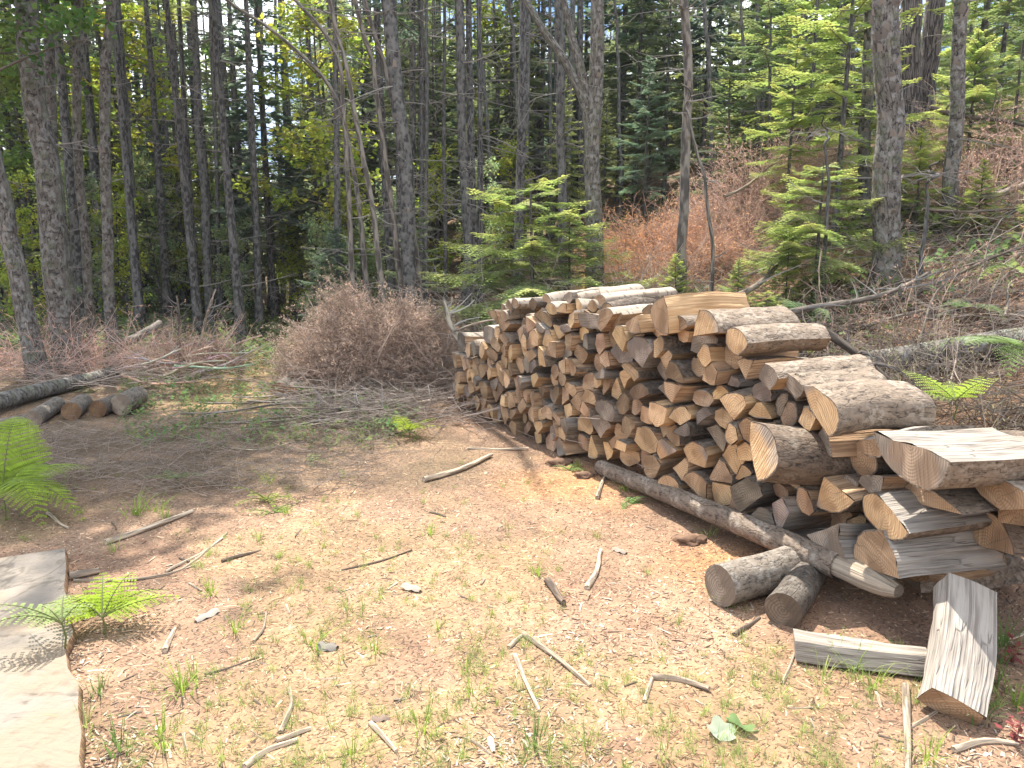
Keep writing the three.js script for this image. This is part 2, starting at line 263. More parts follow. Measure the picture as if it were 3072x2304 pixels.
// ---------- the woodpile ----------
const A0 = V(1.57, 0, -2.9), E1 = V(0.443, 0, 0.897), E3 = V(-0.897, 0, 0.443);       // near end of the face, along it (towards the near end), out of it
function onFace(px, py, off = 0) { const d = ray(px, py), t = (A0.clone().addScaledVector(E3, off).sub(EYE)).dot(E3) / d.dot(E3), p = EYE.clone().addScaledVector(d, t); return { x: p.clone().sub(A0).dot(E1), y: p.y, p }; }
function shapeOf(kind, ang) {           // outline [x, y, bark] round (0,0), then turned and fitted to the unit box; bark is of the edge that starts there
  const o = [], a0 = (ang - 90) * Math.PI / 180, wob = rr(0, 6), dent = rr(0.03, 0.09);
  const arc = (f, t, n, rx = 1, ry = 1, cx = 0, cy = 0, bark = 1) => { for (let k = 0; k < n; k++) { const a = mix(f, t, k / n), w = 1 + dent * Math.sin(a * 2.3 + wob) + 0.03 * Math.sin(a * 5 + wob); o.push([cx + rx * Math.cos(a) * w, cy + ry * Math.sin(a) * w, bark]); } };
  if (kind === 'r') arc(0, 2 * Math.PI, 18);
  else if (kind === 'h') { arc(rr(-0.15, 0.2), Math.PI + rr(-0.25, 0.15), 13); o.push([-1.0, -0.02, 0], [rr(-0.4, 0.0), rr(-0.16, 0.08), 0], [rr(0.2, 0.6), rr(-0.12, 0.06), 0]); }
  else if (kind === 'd') { arc(-0.55, Math.PI + 0.55, 16); o.push([Math.cos(Math.PI + 0.55), Math.sin(Math.PI + 0.55), 0], [rr(-0.2, 0.2), -0.56, 0]); }
  else if (kind === 'q') { const h = rr(0.75, 1.05); arc(Math.PI / 2 - h, Math.PI / 2 + h, 10, 1, 1, 0, -0.2); o.push([-Math.sin(h), Math.cos(h) - 0.2, 0], [rr(-0.5, -0.3), rr(-0.3, -0.2), 0], [rr(-0.12, 0.12), rr(-0.85, -0.6), 0], [rr(0.3, 0.5), rr(-0.25, -0.1), 0]); }
  else if (kind === 'w') { const h = rr(0.4, 0.62); arc(Math.PI / 2 - h, Math.PI / 2 + h, 7); o.push([-Math.sin(h), Math.cos(h), 0], [rr(-0.3, -0.16), rr(0.2, 0.4), 0], [rr(-0.1, 0.1), rr(-0.15, 0.0), 0], [rr(0.14, 0.3), rr(0.3, 0.45), 0]); }
  else { o.push([0.9, rr(0.5, 0.85), 1], [rr(0.1, 0.4), rr(0.8, 1), 1], [rr(-0.5, -0.2), rr(0.85, 1), 1], [-0.9, rr(0.55, 0.85), 0], [rr(-1, -0.8), rr(-0.1, 0.1), 0], [rr(-0.95, -0.6), -0.85, 0], [0, rr(-1, -0.8), 0], [rr(0.6, 0.95), -0.85, 0], [rr(0.8, 1), 0, 0]); }
  const c = Math.cos(a0), s = Math.sin(a0); let p = o.map(([x, y, b]) => [x * c - y * s, x * s + y * c, b]);
  const x0 = Math.min(...p.map((q) => q[0])), x1 = Math.max(...p.map((q) => q[0])), y0 = Math.min(...p.map((q) => q[1])), y1 = Math.max(...p.map((q) => q[1]));
  const pith = [((0 * c) - x0) / (x1 - x0) - 0.5, ((0 * s) - y0) / (y1 - y0) - 0.5];
  p = p.map(([x, y, b]) => [(x - x0) / (x1 - x0) - 0.5, (y - y0) / (y1 - y0) - 0.5, b]); p.pith = pith; return p;
}
function clip(poly, nx, ny, d) {         // keep x*nx + y*ny <= d; the cut is a split edge
  const out = []; for (let k = 0; k < poly.length; k++) { const a = poly[k], b = poly[(k + 1) % poly.length], da = a[0] * nx + a[1] * ny - d, db = b[0] * nx + b[1] * ny - d;
    if (da <= 0) out.push(a); if ((da <= 0) !== (db <= 0)) { const t = da / (da - db); out.push([mix(a[0], b[0], t), mix(a[1], b[1], t), da <= 0 ? 0 : a[2]]); } }
  return out;
}
function weld(g) { g.deleteAttribute('normal'); const w = mergeVertices(g, 1e-5); w.computeVertexNormals(); return w; }
// a piece of firewood: outline in metres, front face at z = 0, running back to z = -L
function logParts(poly, L, o) {
  const bark = new MB(), ends = new MB(), back = new MB(), cut = new MB(), tone = o.tone || 1, pith = o.pith || [0, 0], n = poly.length, NS = o.segs || 6, tw = o.twist ?? rr(-0.25, 0.25), tap = o.taper ?? rr(-0.06, 0.06), sd = rr(0, 100), rim = o.rim ?? 0.007;
  bark.col = [tone * 1.1, tone, tone * 0.9]; ends.col = back.col = (o.endTint || [1, 1, 1]).map((q) => q * tone); cut.col = (o.cutTint || [1, 1, 1]).map((q) => q * tone);
  const bend = rr(-0.025, 0.025), bend2 = rr(-0.015, 0.015), tiltX = o.tiltX ?? rr(-0.14, 0.14), tiltY = o.tiltY ?? rr(-0.14, 0.14), tx2 = rr(-0.12, 0.12);
  const at = (x, y, t) => { const a = tw * t * 0.5, s = 1 + tap * t, c = Math.cos(a), q = Math.sin(a), nz = (vnoise((x + y * 1.7) * 24 + sd, t * 5 + sd + (y - x) * 9, 0, 0, 4) - 0.5) * 0.012; const px = (x * c - y * q) * s, py = (x * q + y * c) * s, r = Math.hypot(px, py) + 1e-6; return [px + px / r * nz + bend * Math.sin(t * 3.14), py + py / r * nz + bend2 * Math.sin(t * 3.14), -L * t + (t < 0.5 ? 1 - 2 * t : 0) * (px * tiltX + py * tiltY) + (t > 0.5 ? 2 * t - 1 : 0) * px * tx2]; };
  let per = 0;
  // sides
  for (let k = 0; k < n; k++) {
    const a = poly[k], b = poly[(k + 1) % n], isB = a[2], el = Math.hypot(b[0] - a[0], b[1] - a[1]), m = isB ? bark : cut; if (el < 1e-5) continue;
    const sub = isB ? 1 : Math.max(1, Math.round(el / 0.035));
    for (let s = 0; s < sub; s++) {
      const rows = []; for (let j = 0; j <= NS; j++) { const t = j / NS, row = []; for (const f of [s / sub, (s + 1) / sub]) { let x = mix(a[0], b[0], f), y = mix(a[1], b[1], f); if (!isB && f > 0 && f < 1) { const g = (vnoise(f * el * 60 + sd + k * 7, t * 2 + sd, 0, 0, 9) - 0.5) * (o.rough || 0.008); x += (b[1] - a[1]) / el * g; y -= (b[0] - a[0]) / el * g; } const q = at(x, y, t); row.push(m.v(q[0], q[1], q[2], (isB ? (per + f * el) * 2 : sd + f * el * 2), t * L * 2 + sd)); } rows.push(row); }
      for (let j = 0; j < NS; j++) m.quad(rows[j][0], rows[j + 1][0], rows[j + 1][1], rows[j][1]);
    }
    per += el;
  }
  // ends: wood disc inset from the bark, and the bark's own rim
  const cx = poly.reduce((s, p) => s + p[0], 0) / n, cy = poly.reduce((s, p) => s + p[1], 0) / n, ru = rr(0, 6.28), cr = Math.cos(ru), sr = Math.sin(ru);
  for (const [t, flip] of [[0, 0], [1, 1]]) {
    const inner = poly.map((p, k) => { const nb = p[2] || poly[(k + n - 1) % n][2], dx = p[0] - cx, dy = p[1] - cy, r = Math.hypot(dx, dy) + 1e-6, f = nb ? Math.max(0.4, 1 - rim / r) : 1; return [cx + dx * f, cy + dy * f]; });
    const uv = (x, y) => { const dx = x - pith[0], dy = y - pith[1]; return [0.5 + (dx * cr - dy * sr) * 2, 0.5 + (dx * sr + dy * cr) * 2]; };
    const vert = (m, x, y, k, dz) => { const q = at(x, y, t, k), w = uv(x, y); return m.v(q[0], q[1], q[2] + dz, w[0], w[1]); };
    const dz = t === 0 ? (o.rot ? -0.004 : 0) : 0, em = flip ? back : ends, c = vert(em, cx, cy, 0, dz), ringV = inner.map((p, k) => vert(em, p[0], p[1], k, dz));
    for (let k = 0; k < n; k++) { const b = (k + 1) % n; flip ? em.tri(c, ringV[b], ringV[k]) : em.tri(c, ringV[k], ringV[b]);
      if (poly[k][2]) { const m = bark, i1 = vert(m, inner[k][0], inner[k][1], k, dz), i2 = vert(m, inner[b][0], inner[b][1], b, dz), o1 = vert(m, poly[k][0], poly[k][1], k, 0), o2 = vert(m, poly[b][0], poly[b][1], b, 0); flip ? m.quad(i1, i2, o2, o1) : m.quad(i1, o1, o2, i2); } }
  }
  return { bark: bark.i.length ? weld(bark.geo()) : null, ends: ends.geo(), back: back.geo(), cut: cut.i.length ? cut.geo() : null };
}
function makeLog(name, label, category, group, poly, L, pos, rot, o = {}) {
  const t = thing(name, label, category, pos, group), g = logParts(poly, L, { pith: poly.pith || [0, 0], ...o });
  if (g.bark) part('bark', g.bark, o.bark || M.bark, t);
  part('end_grain', g.ends, o.end || M.endTan, t); part('end_grain', g.back, o.end || M.endTan, t);
  if (g.cut) part('split_face', g.cut, o.cutMat || M.splitTan, t);
  const m = basis(E1, UP, E3); t.quaternion.setFromRotationMatrix(m).multiply(new THREE.Quaternion().setFromEuler(new THREE.Euler(rot[0] || 0, rot[1] || 0, rot[2] || 0, 'YXZ')));
  return t;
}
const scaled = (p, w, h) => { const q = p.map((a) => [a[0] * w, a[1] * h, a[2]]); q.pith = [p.pith[0] * w, p.pith[1] * h]; return q; };

// outline of the face, from photo positions put onto the face's plane
const faceTop = [[975, 775], [1010, 740], [1070, 690], [1100, 665], [1180, 640], [1250, 642], [1300, 665], [1360, 660], [1420, 640], [1455, 660], [1500, 680], [1560, 715], [1600, 770], [1650, 800], [1700, 850], [1745, 870], [1790, 920], [1850, 960]];
const faceLow = [[1015, 890], [1100, 930], [1200, 972], [1290, 1000], [1350, 1015], [1450, 1055], [1540, 1095], [1620, 1130], [1720, 1170], [1850, 1222]];
const topPts = faceTop.map((p) => onFace(...p)), lowPts = faceLow.map((p) => onFace(...p));
const along = (pts, x) => { if (x <= pts[0].x) return pts[0].y; for (let k = 0; k + 1 < pts.length; k++) if (x <= pts[k + 1].x) return mix(pts[k].y, pts[k + 1].y, (x - pts[k].x) / Math.max(1e-6, pts[k + 1].x - pts[k].x)); return pts[pts.length - 1].y; };
const X_FAR = topPts[0].x, X_NEAR = 0.05;
// pieces read off the photograph: centre, width, height in its full-size pixels, kind, side the bark is on (degrees)
const seen = [
  [1366, 1024, 26, 44, 's', 90], [1453, 1004, 28, 46, 's', 90], [1486, 950, 24, 38, 'h', 60], [1504, 934, 18, 36, 'q', 60], [1527, 920, 16, 36, 'h', 70], [1511, 975, 30, 34, 'q', 90], [1547, 975, 20, 34, 'h', 90],
  [1586, 914, 22, 34, 'r', 90], [1644, 925, 34, 32, 'h', 90], [1678, 895, 32, 36, 'q', 120], [1685, 923, 28, 26, 's', 90], [1714, 920, 24, 40, 'h', 20], [1753, 920, 28, 34, 'h', 90], [1796, 925, 34, 32, 'h', 90], [1631, 961, 32, 44, 'h', 60], [1626, 982, 40, 26, 'h', 90],
  [1664, 997, 30, 38, 'q', 90], [1644, 1015, 32, 48, 'h', 90], [1701, 988, 24, 28, 'r', 90], [1705, 1022, 26, 52, 's', 90], [1552, 997, 20, 48, 'h', 60], [1610, 1011, 22, 42, 's', 90], [1520, 1020, 24, 40, 'h', 60],
  [1872, 1013, 52, 64, 'q', 100], [2037, 972, 44, 42, 'h', 100], [2035, 1004, 36, 40, 's', 90], [2080, 1027, 62, 74, 's', 80], [1931, 1056, 76, 82, 'q', 95], [1985, 1040, 26, 64, 'h', 10], [1849, 1065, 54, 66, 'h', 60], [1976, 1112, 52, 60, 'q', 90], [2032, 1115, 58, 52, 'h', 90], [2084, 1101, 46, 52, 'r', 90], [2209, 1106, 50, 54, 'w', 100], [1904, 1117, 38, 54, 'h', 45], [2175, 1146, 44, 26, 's', 90],
  [1923, 1175, 44, 44, 'h', 100], [1993, 1180, 42, 46, 'h', 60], [2031, 1175, 46, 50, 'w', 90], [2085, 1199, 76, 44, 'h', 90], [2140, 1182, 46, 42, 'h', 100], [1988, 1240, 48, 62, 's', 90], [1936, 1245, 46, 44, 's', 90], [2051, 1247, 56, 58, 'q', 120], [2110, 1249, 46, 52, 'w', 80], [2210, 1216, 68, 68, 'q', 100], [2275, 1182, 64, 50, 'h', 80], [2280, 1229, 62, 46, 'w', 270], [2329, 1218, 40, 68, 'q', 130], [2374, 1245, 52, 76, 'r', 90],
  [1938, 1317, 68, 66, 'h', 90], [2063, 1281, 44, 42, 'h', 90], [2133, 1315, 52, 84, 'h', 50], [2207, 1304, 42, 58, 'r', 90], [1995, 1356, 62, 60, 'w', 70], [2079, 1360, 95, 60, 'h', 90], [2180, 1380, 62, 84, 'r', 90], [2230, 1360, 52, 54, 'h', 100], [1914, 1374, 34, 70, 'q', 60], [1954, 1403, 46, 82, 'q', 80], [2216, 1423, 54, 50, 'h', 110], [2144, 1419, 58, 68, 'q', 40], [2013, 1444, 52, 38, 'h', 90], [2081, 1460, 66, 74, 'h', 60], [2144, 1486, 56, 74, 's', 100], [2248, 1485, 82, 94, 'q', 80], [2327, 1473, 46, 46, 's', 90], [2384, 1157, 46, 70, 'q', 10], [2417, 1507, 74, 78, 'h', 80], [2300, 1563, 116, 72, 'h', 90], [2358, 1545, 56, 104, 'w', 80], [2300, 1420, 44, 50, 'q', 90],
  [1800, 1120, 30, 44, 'w', 250], [1771, 1190, 36, 44, 'h', 90], [1830, 1170, 30, 60, 'w', 270], [1747, 1155, 30, 60, 'q', 120], [1800, 1280, 62, 58, 'q', 90], [1863, 1268, 26, 40, 's', 90], [1820, 1230, 44, 52, 's', 90], [1872, 1335, 46, 24, 's', 90], [1870, 1375, 58, 60, 'q', 200], [1740, 1270, 40, 52, 'h', 90], [1735, 1330, 36, 40, 's', 80], [1650, 1235, 34, 36, 'h', 90], [1625, 1280, 26, 40, 'q', 90],
];
const sites = seen.map(([px, py, w, h, kind, ang]) => { const k = 1 / 1.38879, c = onFace(px * k, py * k), l = onFace((px - w / 2) * k, py * k), r = onFace((px + w / 2) * k, py * k), t = onFace(px * k, (py - h / 2) * k), b = onFace(px * k, (py + h / 2) * k); return { x: c.x, y: c.y, w: (r.x - l.x) * 1.04, h: (t.y - b.y) * 1.04, kind, ang, seen: 1 }; });
R = rngOf(404);
{ // the rest of the face is packed with smaller split pieces
  let row = 0;
  for (let y = 0.02; y < 1.6; y += 0.084, row++) for (let x = X_FAR; x < X_NEAR; x += x < -0.9 ? 0.102 : 0.118) {
    const w = rr(0.085, 0.13), h = rr(0.075, 0.115), px = x + (row % 2) * 0.06 + rr(-0.025, 0.025), py = y + rr(-0.025, 0.025);
    if (py < along(lowPts, px) + 0.02 || py > along(topPts, px) - 0.04 || px < X_FAR + 0.03 + 0.04 * Math.sin(py * 9)) continue;
    if (sites.some((s) => { const dx = (px - s.x) / (s.w * 0.5 + 0.036), dy = (py - s.y) / (s.h * 0.5 + 0.032); return dx * dx + dy * dy < 1; })) continue;
    const kind = pick(['h', 'h', 'h', 'h', 'q', 'q', 'r', 'r', 'w', 's']);
    sites.push({ x: px, y: py, w, h, kind, deep: px > -0.62 ? 0.14 : 0, ang: kind === 'w' ? pick([90, 270, 270, 60]) + rr(-25, 25) : 90 + rr(-75, 75), seen: 0 });
  }
}
const KIND = { h: 'half-round', q: 'quarter-split', w: 'narrow wedge', s: 'flat split slab', r: 'unsplit round' };
const zoneX = (x) => x < -3.35 ? 'at the far end' : x < -2.4 ? 'in the far half' : x < -1.5 ? 'in the middle' : x < -0.75 ? 'in the near half' : 'at the near end';
R = rngOf(505);
let nLogs = 0;
for (const s of sites) {
  let poly = scaled(shapeOf(s.kind, s.ang), s.w * (s.seen ? 1.12 : 1.46), s.h * (s.seen ? 1.12 : 1.46)); const pith = poly.pith, r2 = 0.25 * s.w * s.h;
  for (const q of sites) { if (q === s) continue; const dx = q.x - s.x, dy = q.y - s.y, d2 = dx * dx + dy * dy; if (d2 > 0.16) continue; const d = Math.sqrt(d2), cut = (d2 + r2 - 0.25 * q.w * q.h) / (2 * d) - 0.0035; if (cut > 0.012) poly = clip(poly, dx / d, dy / d, cut); }
  if (poly.length < 3) continue;
  let area = 0; for (let k = 0; k < poly.length; k++) { const a = poly[k], b = poly[(k + 1) % poly.length]; area += a[0] * b[1] - a[1] * b[0]; } if (area < 0.0014) continue;
  poly.pith = pith;
  const low = along(lowPts, s.x), top = along(topPts, s.x), f = (s.y - low) / (top - low), lev = f > 0.8 ? 'top courses' : f > 0.5 ? 'upper courses' : f > 0.22 ? 'lower courses' : 'bottom courses';
  const wth = R() < 0.24 ? 'grey' : R() < 0.3 ? 'fresh' : 'tan', birch = f > 0.78 && s.x < -1.6 && R() < 0.6, dark = R() < 0.55, tone = R() < 0.12 ? rr(0.45, 0.7) : rr(0.75, 1.2);
  const zone = zoneX(s.x), what = KIND[s.kind] + (birch && s.kind !== 's' ? ' birch' : '');
  makeLog('firewood_log', `${what} log with ${wth === 'grey' ? 'greyed' : wth === 'fresh' ? 'orange' : 'tan'} end, ${lev} ${zone} of the woodpile`, 'firewood log', `${what} ${wth} logs, ${lev} ${zone}`, poly, rr(0.36, 0.44),
    A0.clone().addScaledVector(E1, s.x).addScaledVector(UP, s.y).addScaledVector(E3, rr(-0.06, 0.04) + (f > 0.85 ? -0.02 : 0) - (s.deep || 0)), [rr(-0.05, 0.07), rr(-0.10, 0.08) - 0.12 * sstep(-1.2, 0, s.x), 0],
    { tone, endTint: [1, rr(0.96, 1.03), rr(0.92, 1.06)], bark: birch ? M.birch : dark ? M.darkBark : M.bark, end: wth === 'grey' ? M.endGrey : wth === 'fresh' ? M.endFresh : M.endTan, cutMat: wth === 'grey' ? (R() < 0.5 ? M.splitGrey : M.splitTan) : wth === 'fresh' ? M.splitFresh : M.splitTan });
  nLogs++;
}
console.log('logs in face', nLogs);
// big pieces of the top and the near end, each one singled out: photo centre, size in pixels, kind, bark side, yaw, length
function bigLog(label, px, py, w, h, kind, ang, L, rot, o = {}, off = 0.03, name = 'firewood_log') {
  const k = 1 / 1.38879, c = onFace(px * k, py * k, off), l = onFace((px - w / 2) * k, py * k, off), r = onFace((px + w / 2) * k, py * k, off), t = onFace(px * k, (py - h / 2) * k, off), b = onFace(px * k, (py + h / 2) * k, off);
  const yaw = rot[1] || 0, nx = E3.x * Math.cos(yaw) + E3.z * Math.sin(yaw), nz = -E3.x * Math.sin(yaw) + E3.z * Math.cos(yaw), hl = Math.hypot(c.p.x, c.p.z), facing = Math.max(0.35, -(nx * c.p.x + nz * c.p.z) / hl);
  const poly = scaled(shapeOf(kind, ang), w / 2310 * -c.p.z / facing / Math.cos(Math.atan2(c.p.x, -c.p.z)) * (o.wide || 1), t.y - b.y);
  return makeLog(name, label, 'firewood log', null, poly, L, c.p, rot, { segs: 9, tiltX: 0, tiltY: 0, twist: 0.06, taper: rr(-0.04, 0.02), ...o });
}
R = rngOf(606);
bigLog('thick half-round log with mottled grey bark, uppermost near-end piece by the bright fern', 2460, 1233, 100, 140, 'h', 32, 0.46, [0, -0.22, 0], { bark: M.bark, end: M.endFresh }, 0.12);
bigLog('big half-round log with white lichen patch on bark and bright pointed end', 2287, 1362, 92, 172, 'h', 14, 0.46, [-0.1, -0.21, 0], { bark: M.darkBark, end: M.endFresh, wide: 1.0 }, 0.24);
bigLog('splintered half log with torn white fibres on top, near end of the pile', 2607, 1333, 78, 76, 'h', -60, 0.44, [0.05, -0.24, 0], { end: M.endTan, cutMat: M.splitGrey, rough: 0.05, wide: 1.0 }, 0.03);
bigLog('round log with dark rotten heart at the near end', 2588, 1382, 76, 104, 'r', 90, 0.4, [0, -0.15, 0], { end: M.endTan, bark: M.darkBark }, -0.06);
bigLog('wide half log lying bark down with pale torn split face on top', 2723, 1387, 196, 118, 'h', -92, 0.52, [0.0, -0.30, 0], { end: M.endGrey, cutMat: M.splitGrey, rough: 0.035, endTint: [1.25, 1.12, 1.0] }, 0.16);
bigLog('quarter log with cream edge and brown split side under the wide half log', 2612, 1456, 74, 68, 'q', 110, 0.46, [0, -0.22, 0.2], { end: M.endGrey }, 0.02);
bigLog('small dull round log tucked under the rotten one', 2550, 1445, 44, 36, 'r', 90, 0.4, [0, -0.15, 0], { end: M.endGrey }, -0.02);
bigLog('heart-shaped split log pointing down with bright orange end', 2506, 1497, 104, 100, 'q', 300, 0.42, [0, -0.15, 0], { end: M.endFresh, bark: M.darkBark }, 0.06);
bigLog('long split log with flat grey weathered top and bright end at the pile foot', 2653, 1552, 122, 122, 'd', 228, 0.5, [0.06, -0.30, 0], { end: M.endFresh, cutMat: M.splitGrey, rough: 0.016, bark: M.darkBark }, 0.1);
bigLog('wedge log with two-tone grey and tan end above the pole end', 2480, 1607, 116, 108, 'w', 260, 0.42, [0, -0.15, 0], { end: M.endGrey, cutMat: M.splitGrey, rough: 0.02 }, 0.08);
bigLog('rough-barked quarter log with scaly torn split side near the pole end', 2625, 1650, 120, 140, 'q', 150, 0.48, [0.03, -0.29, 0.1], { end: M.endTan, cutMat: M.splitGrey, rough: 0.045 }, 0.1);
bigLog('brown split log in shadow below the wide half log, bark strip along it', 2790, 1500, 150, 80, 'w', 60, 0.5, [0.0, -0.36, 0], { end: M.endTan, cutMat: M.splitTan }, 0.0);
bigLog('brown split log in deep shadow at the right edge of the pile', 2990, 1480, 150, 90, 'q', 100, 0.5, [0.0, -0.38, 0], { end: M.endTan, cutMat: M.splitTan }, -0.05);
bigLog('grey-ended round log at the right edge behind the wide half log', 3060, 1440, 90, 90, 'r', 90, 0.45, [0, -0.34, 0], { end: M.endGrey }, -0.12);
bigLog('thick grey-barked piece behind the splintered half log', 2750, 1330, 110, 66, 'h', 70, 0.5, [0, -0.43, 0], { end: M.endTan, bark: M.darkBark }, -0.42);
bigLog('whitish-ended split log with long brown side below the pair of barked rounds', 2306, 1130, 54, 78, 's', 60, 0.5, [0.06, -0.25, 0], { end: M.endGrey, cutMat: M.splitFresh }, 0.05);
bigLog('grey-barked split piece leaning against the orange split log', 2375, 1158, 60, 70, 'h', 20, 0.42, [0.05, -0.24, 0], { end: M.endGrey, bark: M.bark }, 0.03);
bigLog('pale split chunk with torn white edge beside the checked round log', 2422, 1257, 50, 74, 's', 60, 0.4, [0, -0.2, 0.15], { end: M.endFresh, cutMat: M.splitFresh }, 0.05);
bigLog('split log with orange-brown side below the thick half-round log', 2475, 1325, 46, 86, 'w', 150, 0.44, [0, -0.20, 0], { end: M.endGrey, cutMat: M.splitTan }, 0.03);
bigLog('barked round log with a cream end, second row from the top of the near half', 2209, 1024, 62, 82, 'r', 90, 0.46, [0.02, -0.21, 0], { end: M.endFresh, bark: M.bark, wide: 1.0 }, 0.05);
bigLog('barked log with bright yellow split end above the cream-ended round log', 2118, 972, 72, 88, 'q', 45, 0.46, [0.02, -0.20, 0], { end: M.endFresh, bark: M.bark, cutMat: M.splitFresh, wide: 1.0 }, 0.05);
bigLog('split log with oval upright end and clean yellow split side on top of the pile', 1978, 943, 54, 112, 'h', 182, 0.5, [0.02, -0.18, 0], { end: M.endTan, cutMat: M.splitFresh, endTint: [0.95, 0.93, 0.9] }, 0.05);
bigLog('quarter log with pale pinkish split side left of the oval-ended log', 1899, 972, 46, 58, 'q', 250, 0.46, [0.02, -0.2, 0], { end: M.endTan, cutMat: M.splitFresh }, 0.04);
bigLog('half-round log with bark curving down its left, on the top row', 1816, 962, 48, 76, 'h', 140, 0.48, [0.04, -0.1, 0], { end: M.endTan, bark: M.birch }, 0.03);
bigLog('split log lying slantwise with a flat grey side, top row', 1770, 962, 74, 44, 's', 90, 0.4, [0, 0.2, 0], { end: M.endGrey, cutMat: M.splitGrey }, 0.03);
bigLog('white birch log reaching farthest back on top of the pile', 1722, 893, 34, 36, 'r', 90, 0.52, [0.09, -0.06, 0], { end: M.endTan, bark: M.birch, wide: 1.0 }, -0.1);
bigLog('white birch log on the top row right of the farthest-reaching birch', 1800, 902, 36, 40, 'r', 90, 0.52, [0.07, -0.12, 0], { end: M.endTan, bark: M.birch, wide: 1.0 }, -0.08);
bigLog('slim birch log with peeling white bark on the far top row', 1545, 910, 20, 32, 'r', 90, 0.55, [0.05, -0.05, 0], { end: M.endTan, bark: M.birch, wide: 1.0 }, 0);
bigLog('slim birch log sloping down to the left on the far top row', 1510, 948, 22, 34, 'r', 90, 0.6, [0.1, 0.02, 0], { end: M.endTan, bark: M.birch, wide: 1.0 }, 0.02);
bigLog('short birch piece on the far top row above the small half logs', 1640, 895, 26, 30, 'h', 90, 0.5, [0.05, -0.05, 0], { end: M.endTan, bark: M.birch }, -0.05);
bigLog('shadowed round log at the very foot of the near end', 2800, 1610, 110, 110, 'r', 90, 0.45, [0, -0.25, 0], { end: M.endGrey, bark: M.darkBark }, -0.22);
bigLog('shadowed half log low at the right edge behind the upright block', 2960, 1590, 130, 110, 'h', 90, 0.5, [0, -0.3, 0], { end: M.endTan, bark: M.darkBark }, -0.2);
bigLog('dark log lying under the rough-barked quarter log', 2700, 1690, 110, 90, 'h', 90, 0.5, [0, -0.3, 0], { end: M.endGrey, bark: M.darkBark }, -0.2);
bigLog('barked log low at the right edge below the brown split log', 3070, 1540, 120, 120, 'q', 60, 0.5, [0, -0.3, 0], { end: M.endTan, bark: M.darkBark }, -0.12);

// ---------- round poles and logs on the ground ----------
R = rngOf(707);
function wob(a, b, n, amp, sag = 0) { const d = b.clone().sub(a), L = d.length(), s = V().crossVectors(d, UP).normalize(), o = [], p1 = rr(0, 6), p2 = rr(0, 6); for (let k = 0; k <= n; k++) { const t = k / n; o.push(a.clone().lerp(b, t).addScaledVector(s, amp * Math.sin(t * 4.2 + p1) * L).addScaledVector(UP, amp * 0.6 * Math.sin(t * 5 + p2) * L - sag * t * (1 - t))); } return o; }
function roundLog(label, a, b, r, o = {}) {
  const t = thing('cut_log', label, 'log', a.clone(), o.group), pts = wob(V(), b.clone().sub(a), 8, o.bend ?? 0.012), rad = pts.map((_, k) => r * (1 - (o.taper ?? 0.08) * k / 8)), S = 16, sd = rr(0, 50);
  const g = new MB(); g.col = o.tint || [1, 1, 1]; g.tube(pts, rad, S, false, (q, k, th) => 1 + 0.09 * (fbm(th * 1.3 + sd, k * 0.9 + sd, 0, 0, 3, 4) - 0.5) * (q === 0 ? 0 : 1), r * 6.28 * 2);
  for (let k = 1; k < g.t.length; k += 2) g.t[k] *= 2;
  part('bark', weld(g.geo()), o.bark || M.bark, t);
  for (const [k, f] of [[0, 1], [8, 0]]) { const e = new MB(); e.col = o.endTint || [1, 1, 1]; const ring = []; const base = k === 0 ? 0 : 8 * (S + 1), c = e.v(pts[k].x, pts[k].y, pts[k].z, 0.5, 0.5); for (let q = 0; q < S; q++) { const w = (base + q) * 3, th = q / S * 6.283; ring.push(e.v(g.p[w], g.p[w + 1], g.p[w + 2], 0.5 + 2 * r * Math.cos(th), 0.5 + 2 * r * Math.sin(th))); } for (let q = 0; q < S; q++) f ? e.tri(c, ring[(q + 1) % S], ring[q]) : e.tri(c, ring[q], ring[(q + 1) % S]); part('end_grain', e.geo(), o.end || M.endTan, t); }
  return t;
}
const G = (x, y, l = 0) => onGround(x, y, l);
{ // the long pole that carries the pile, its near end bare of bark
  const a = onFace(1950 - 12, 1275, 0.1).p, b = onFace(1300, 1008, -0.04).p; a.y = Math.max(a.y, 0.12);
  const t = thing('support_pole', 'long barked pole under the woodpile with a bare pale near end', 'pole', a.clone()), d = b.clone().sub(a), g = new MB(), n = 16;
  const pts = wob(V(), d, n, 0.004), cutAt = 2, rad = pts.map((_, k) => 0.062 - 0.012 * k / n), sd = 5;
  g.col = [1.5, 1.45, 1.4]; g.tube(pts.slice(cutAt), rad.slice(cutAt), 16, false, (q, k, th) => 1 + 0.16 * (fbm(th * 1.6 + sd, k * 1.1, 0, 0, 3, 4) - 0.5) * (q === 0 ? 0 : 1), 0.8); for (let k = 1; k < g.t.length; k += 2) g.t[k] *= 2;
  part('bark', weld(g.geo()), M.darkBark, t);
  const w = new MB(); w.col = [1.2, 1.1, 0.95]; const wp = []; for (let k = 0; k <= 9; k++) wp.push(pts[0].clone().lerp(pts[3], k / 9)); w.tube(wp, wp.map((_, k) => [0.026, 0.042, 0.049, 0.052, 0.051][k] || 0.05), 14, true, (q, k, th) => 1 + 0.3 * (fbm(th * 2.5, k * 0.25, 0, 0, 3, 6) - 0.5) * (q === 0 ? 0 : 1), 0.6); part('bare_wood', w.geo(), M.splitGrey, t);
  const h = onFace(1580, 1310, 0.3);
}
roundLog('short barked round log lying in front of the support pole, half in sun', G(1556, 1268, 0.09), G(1745, 1205, 0.085), 0.09, { bark: M.bark, end: M.endGrey, taper: 0.02 });
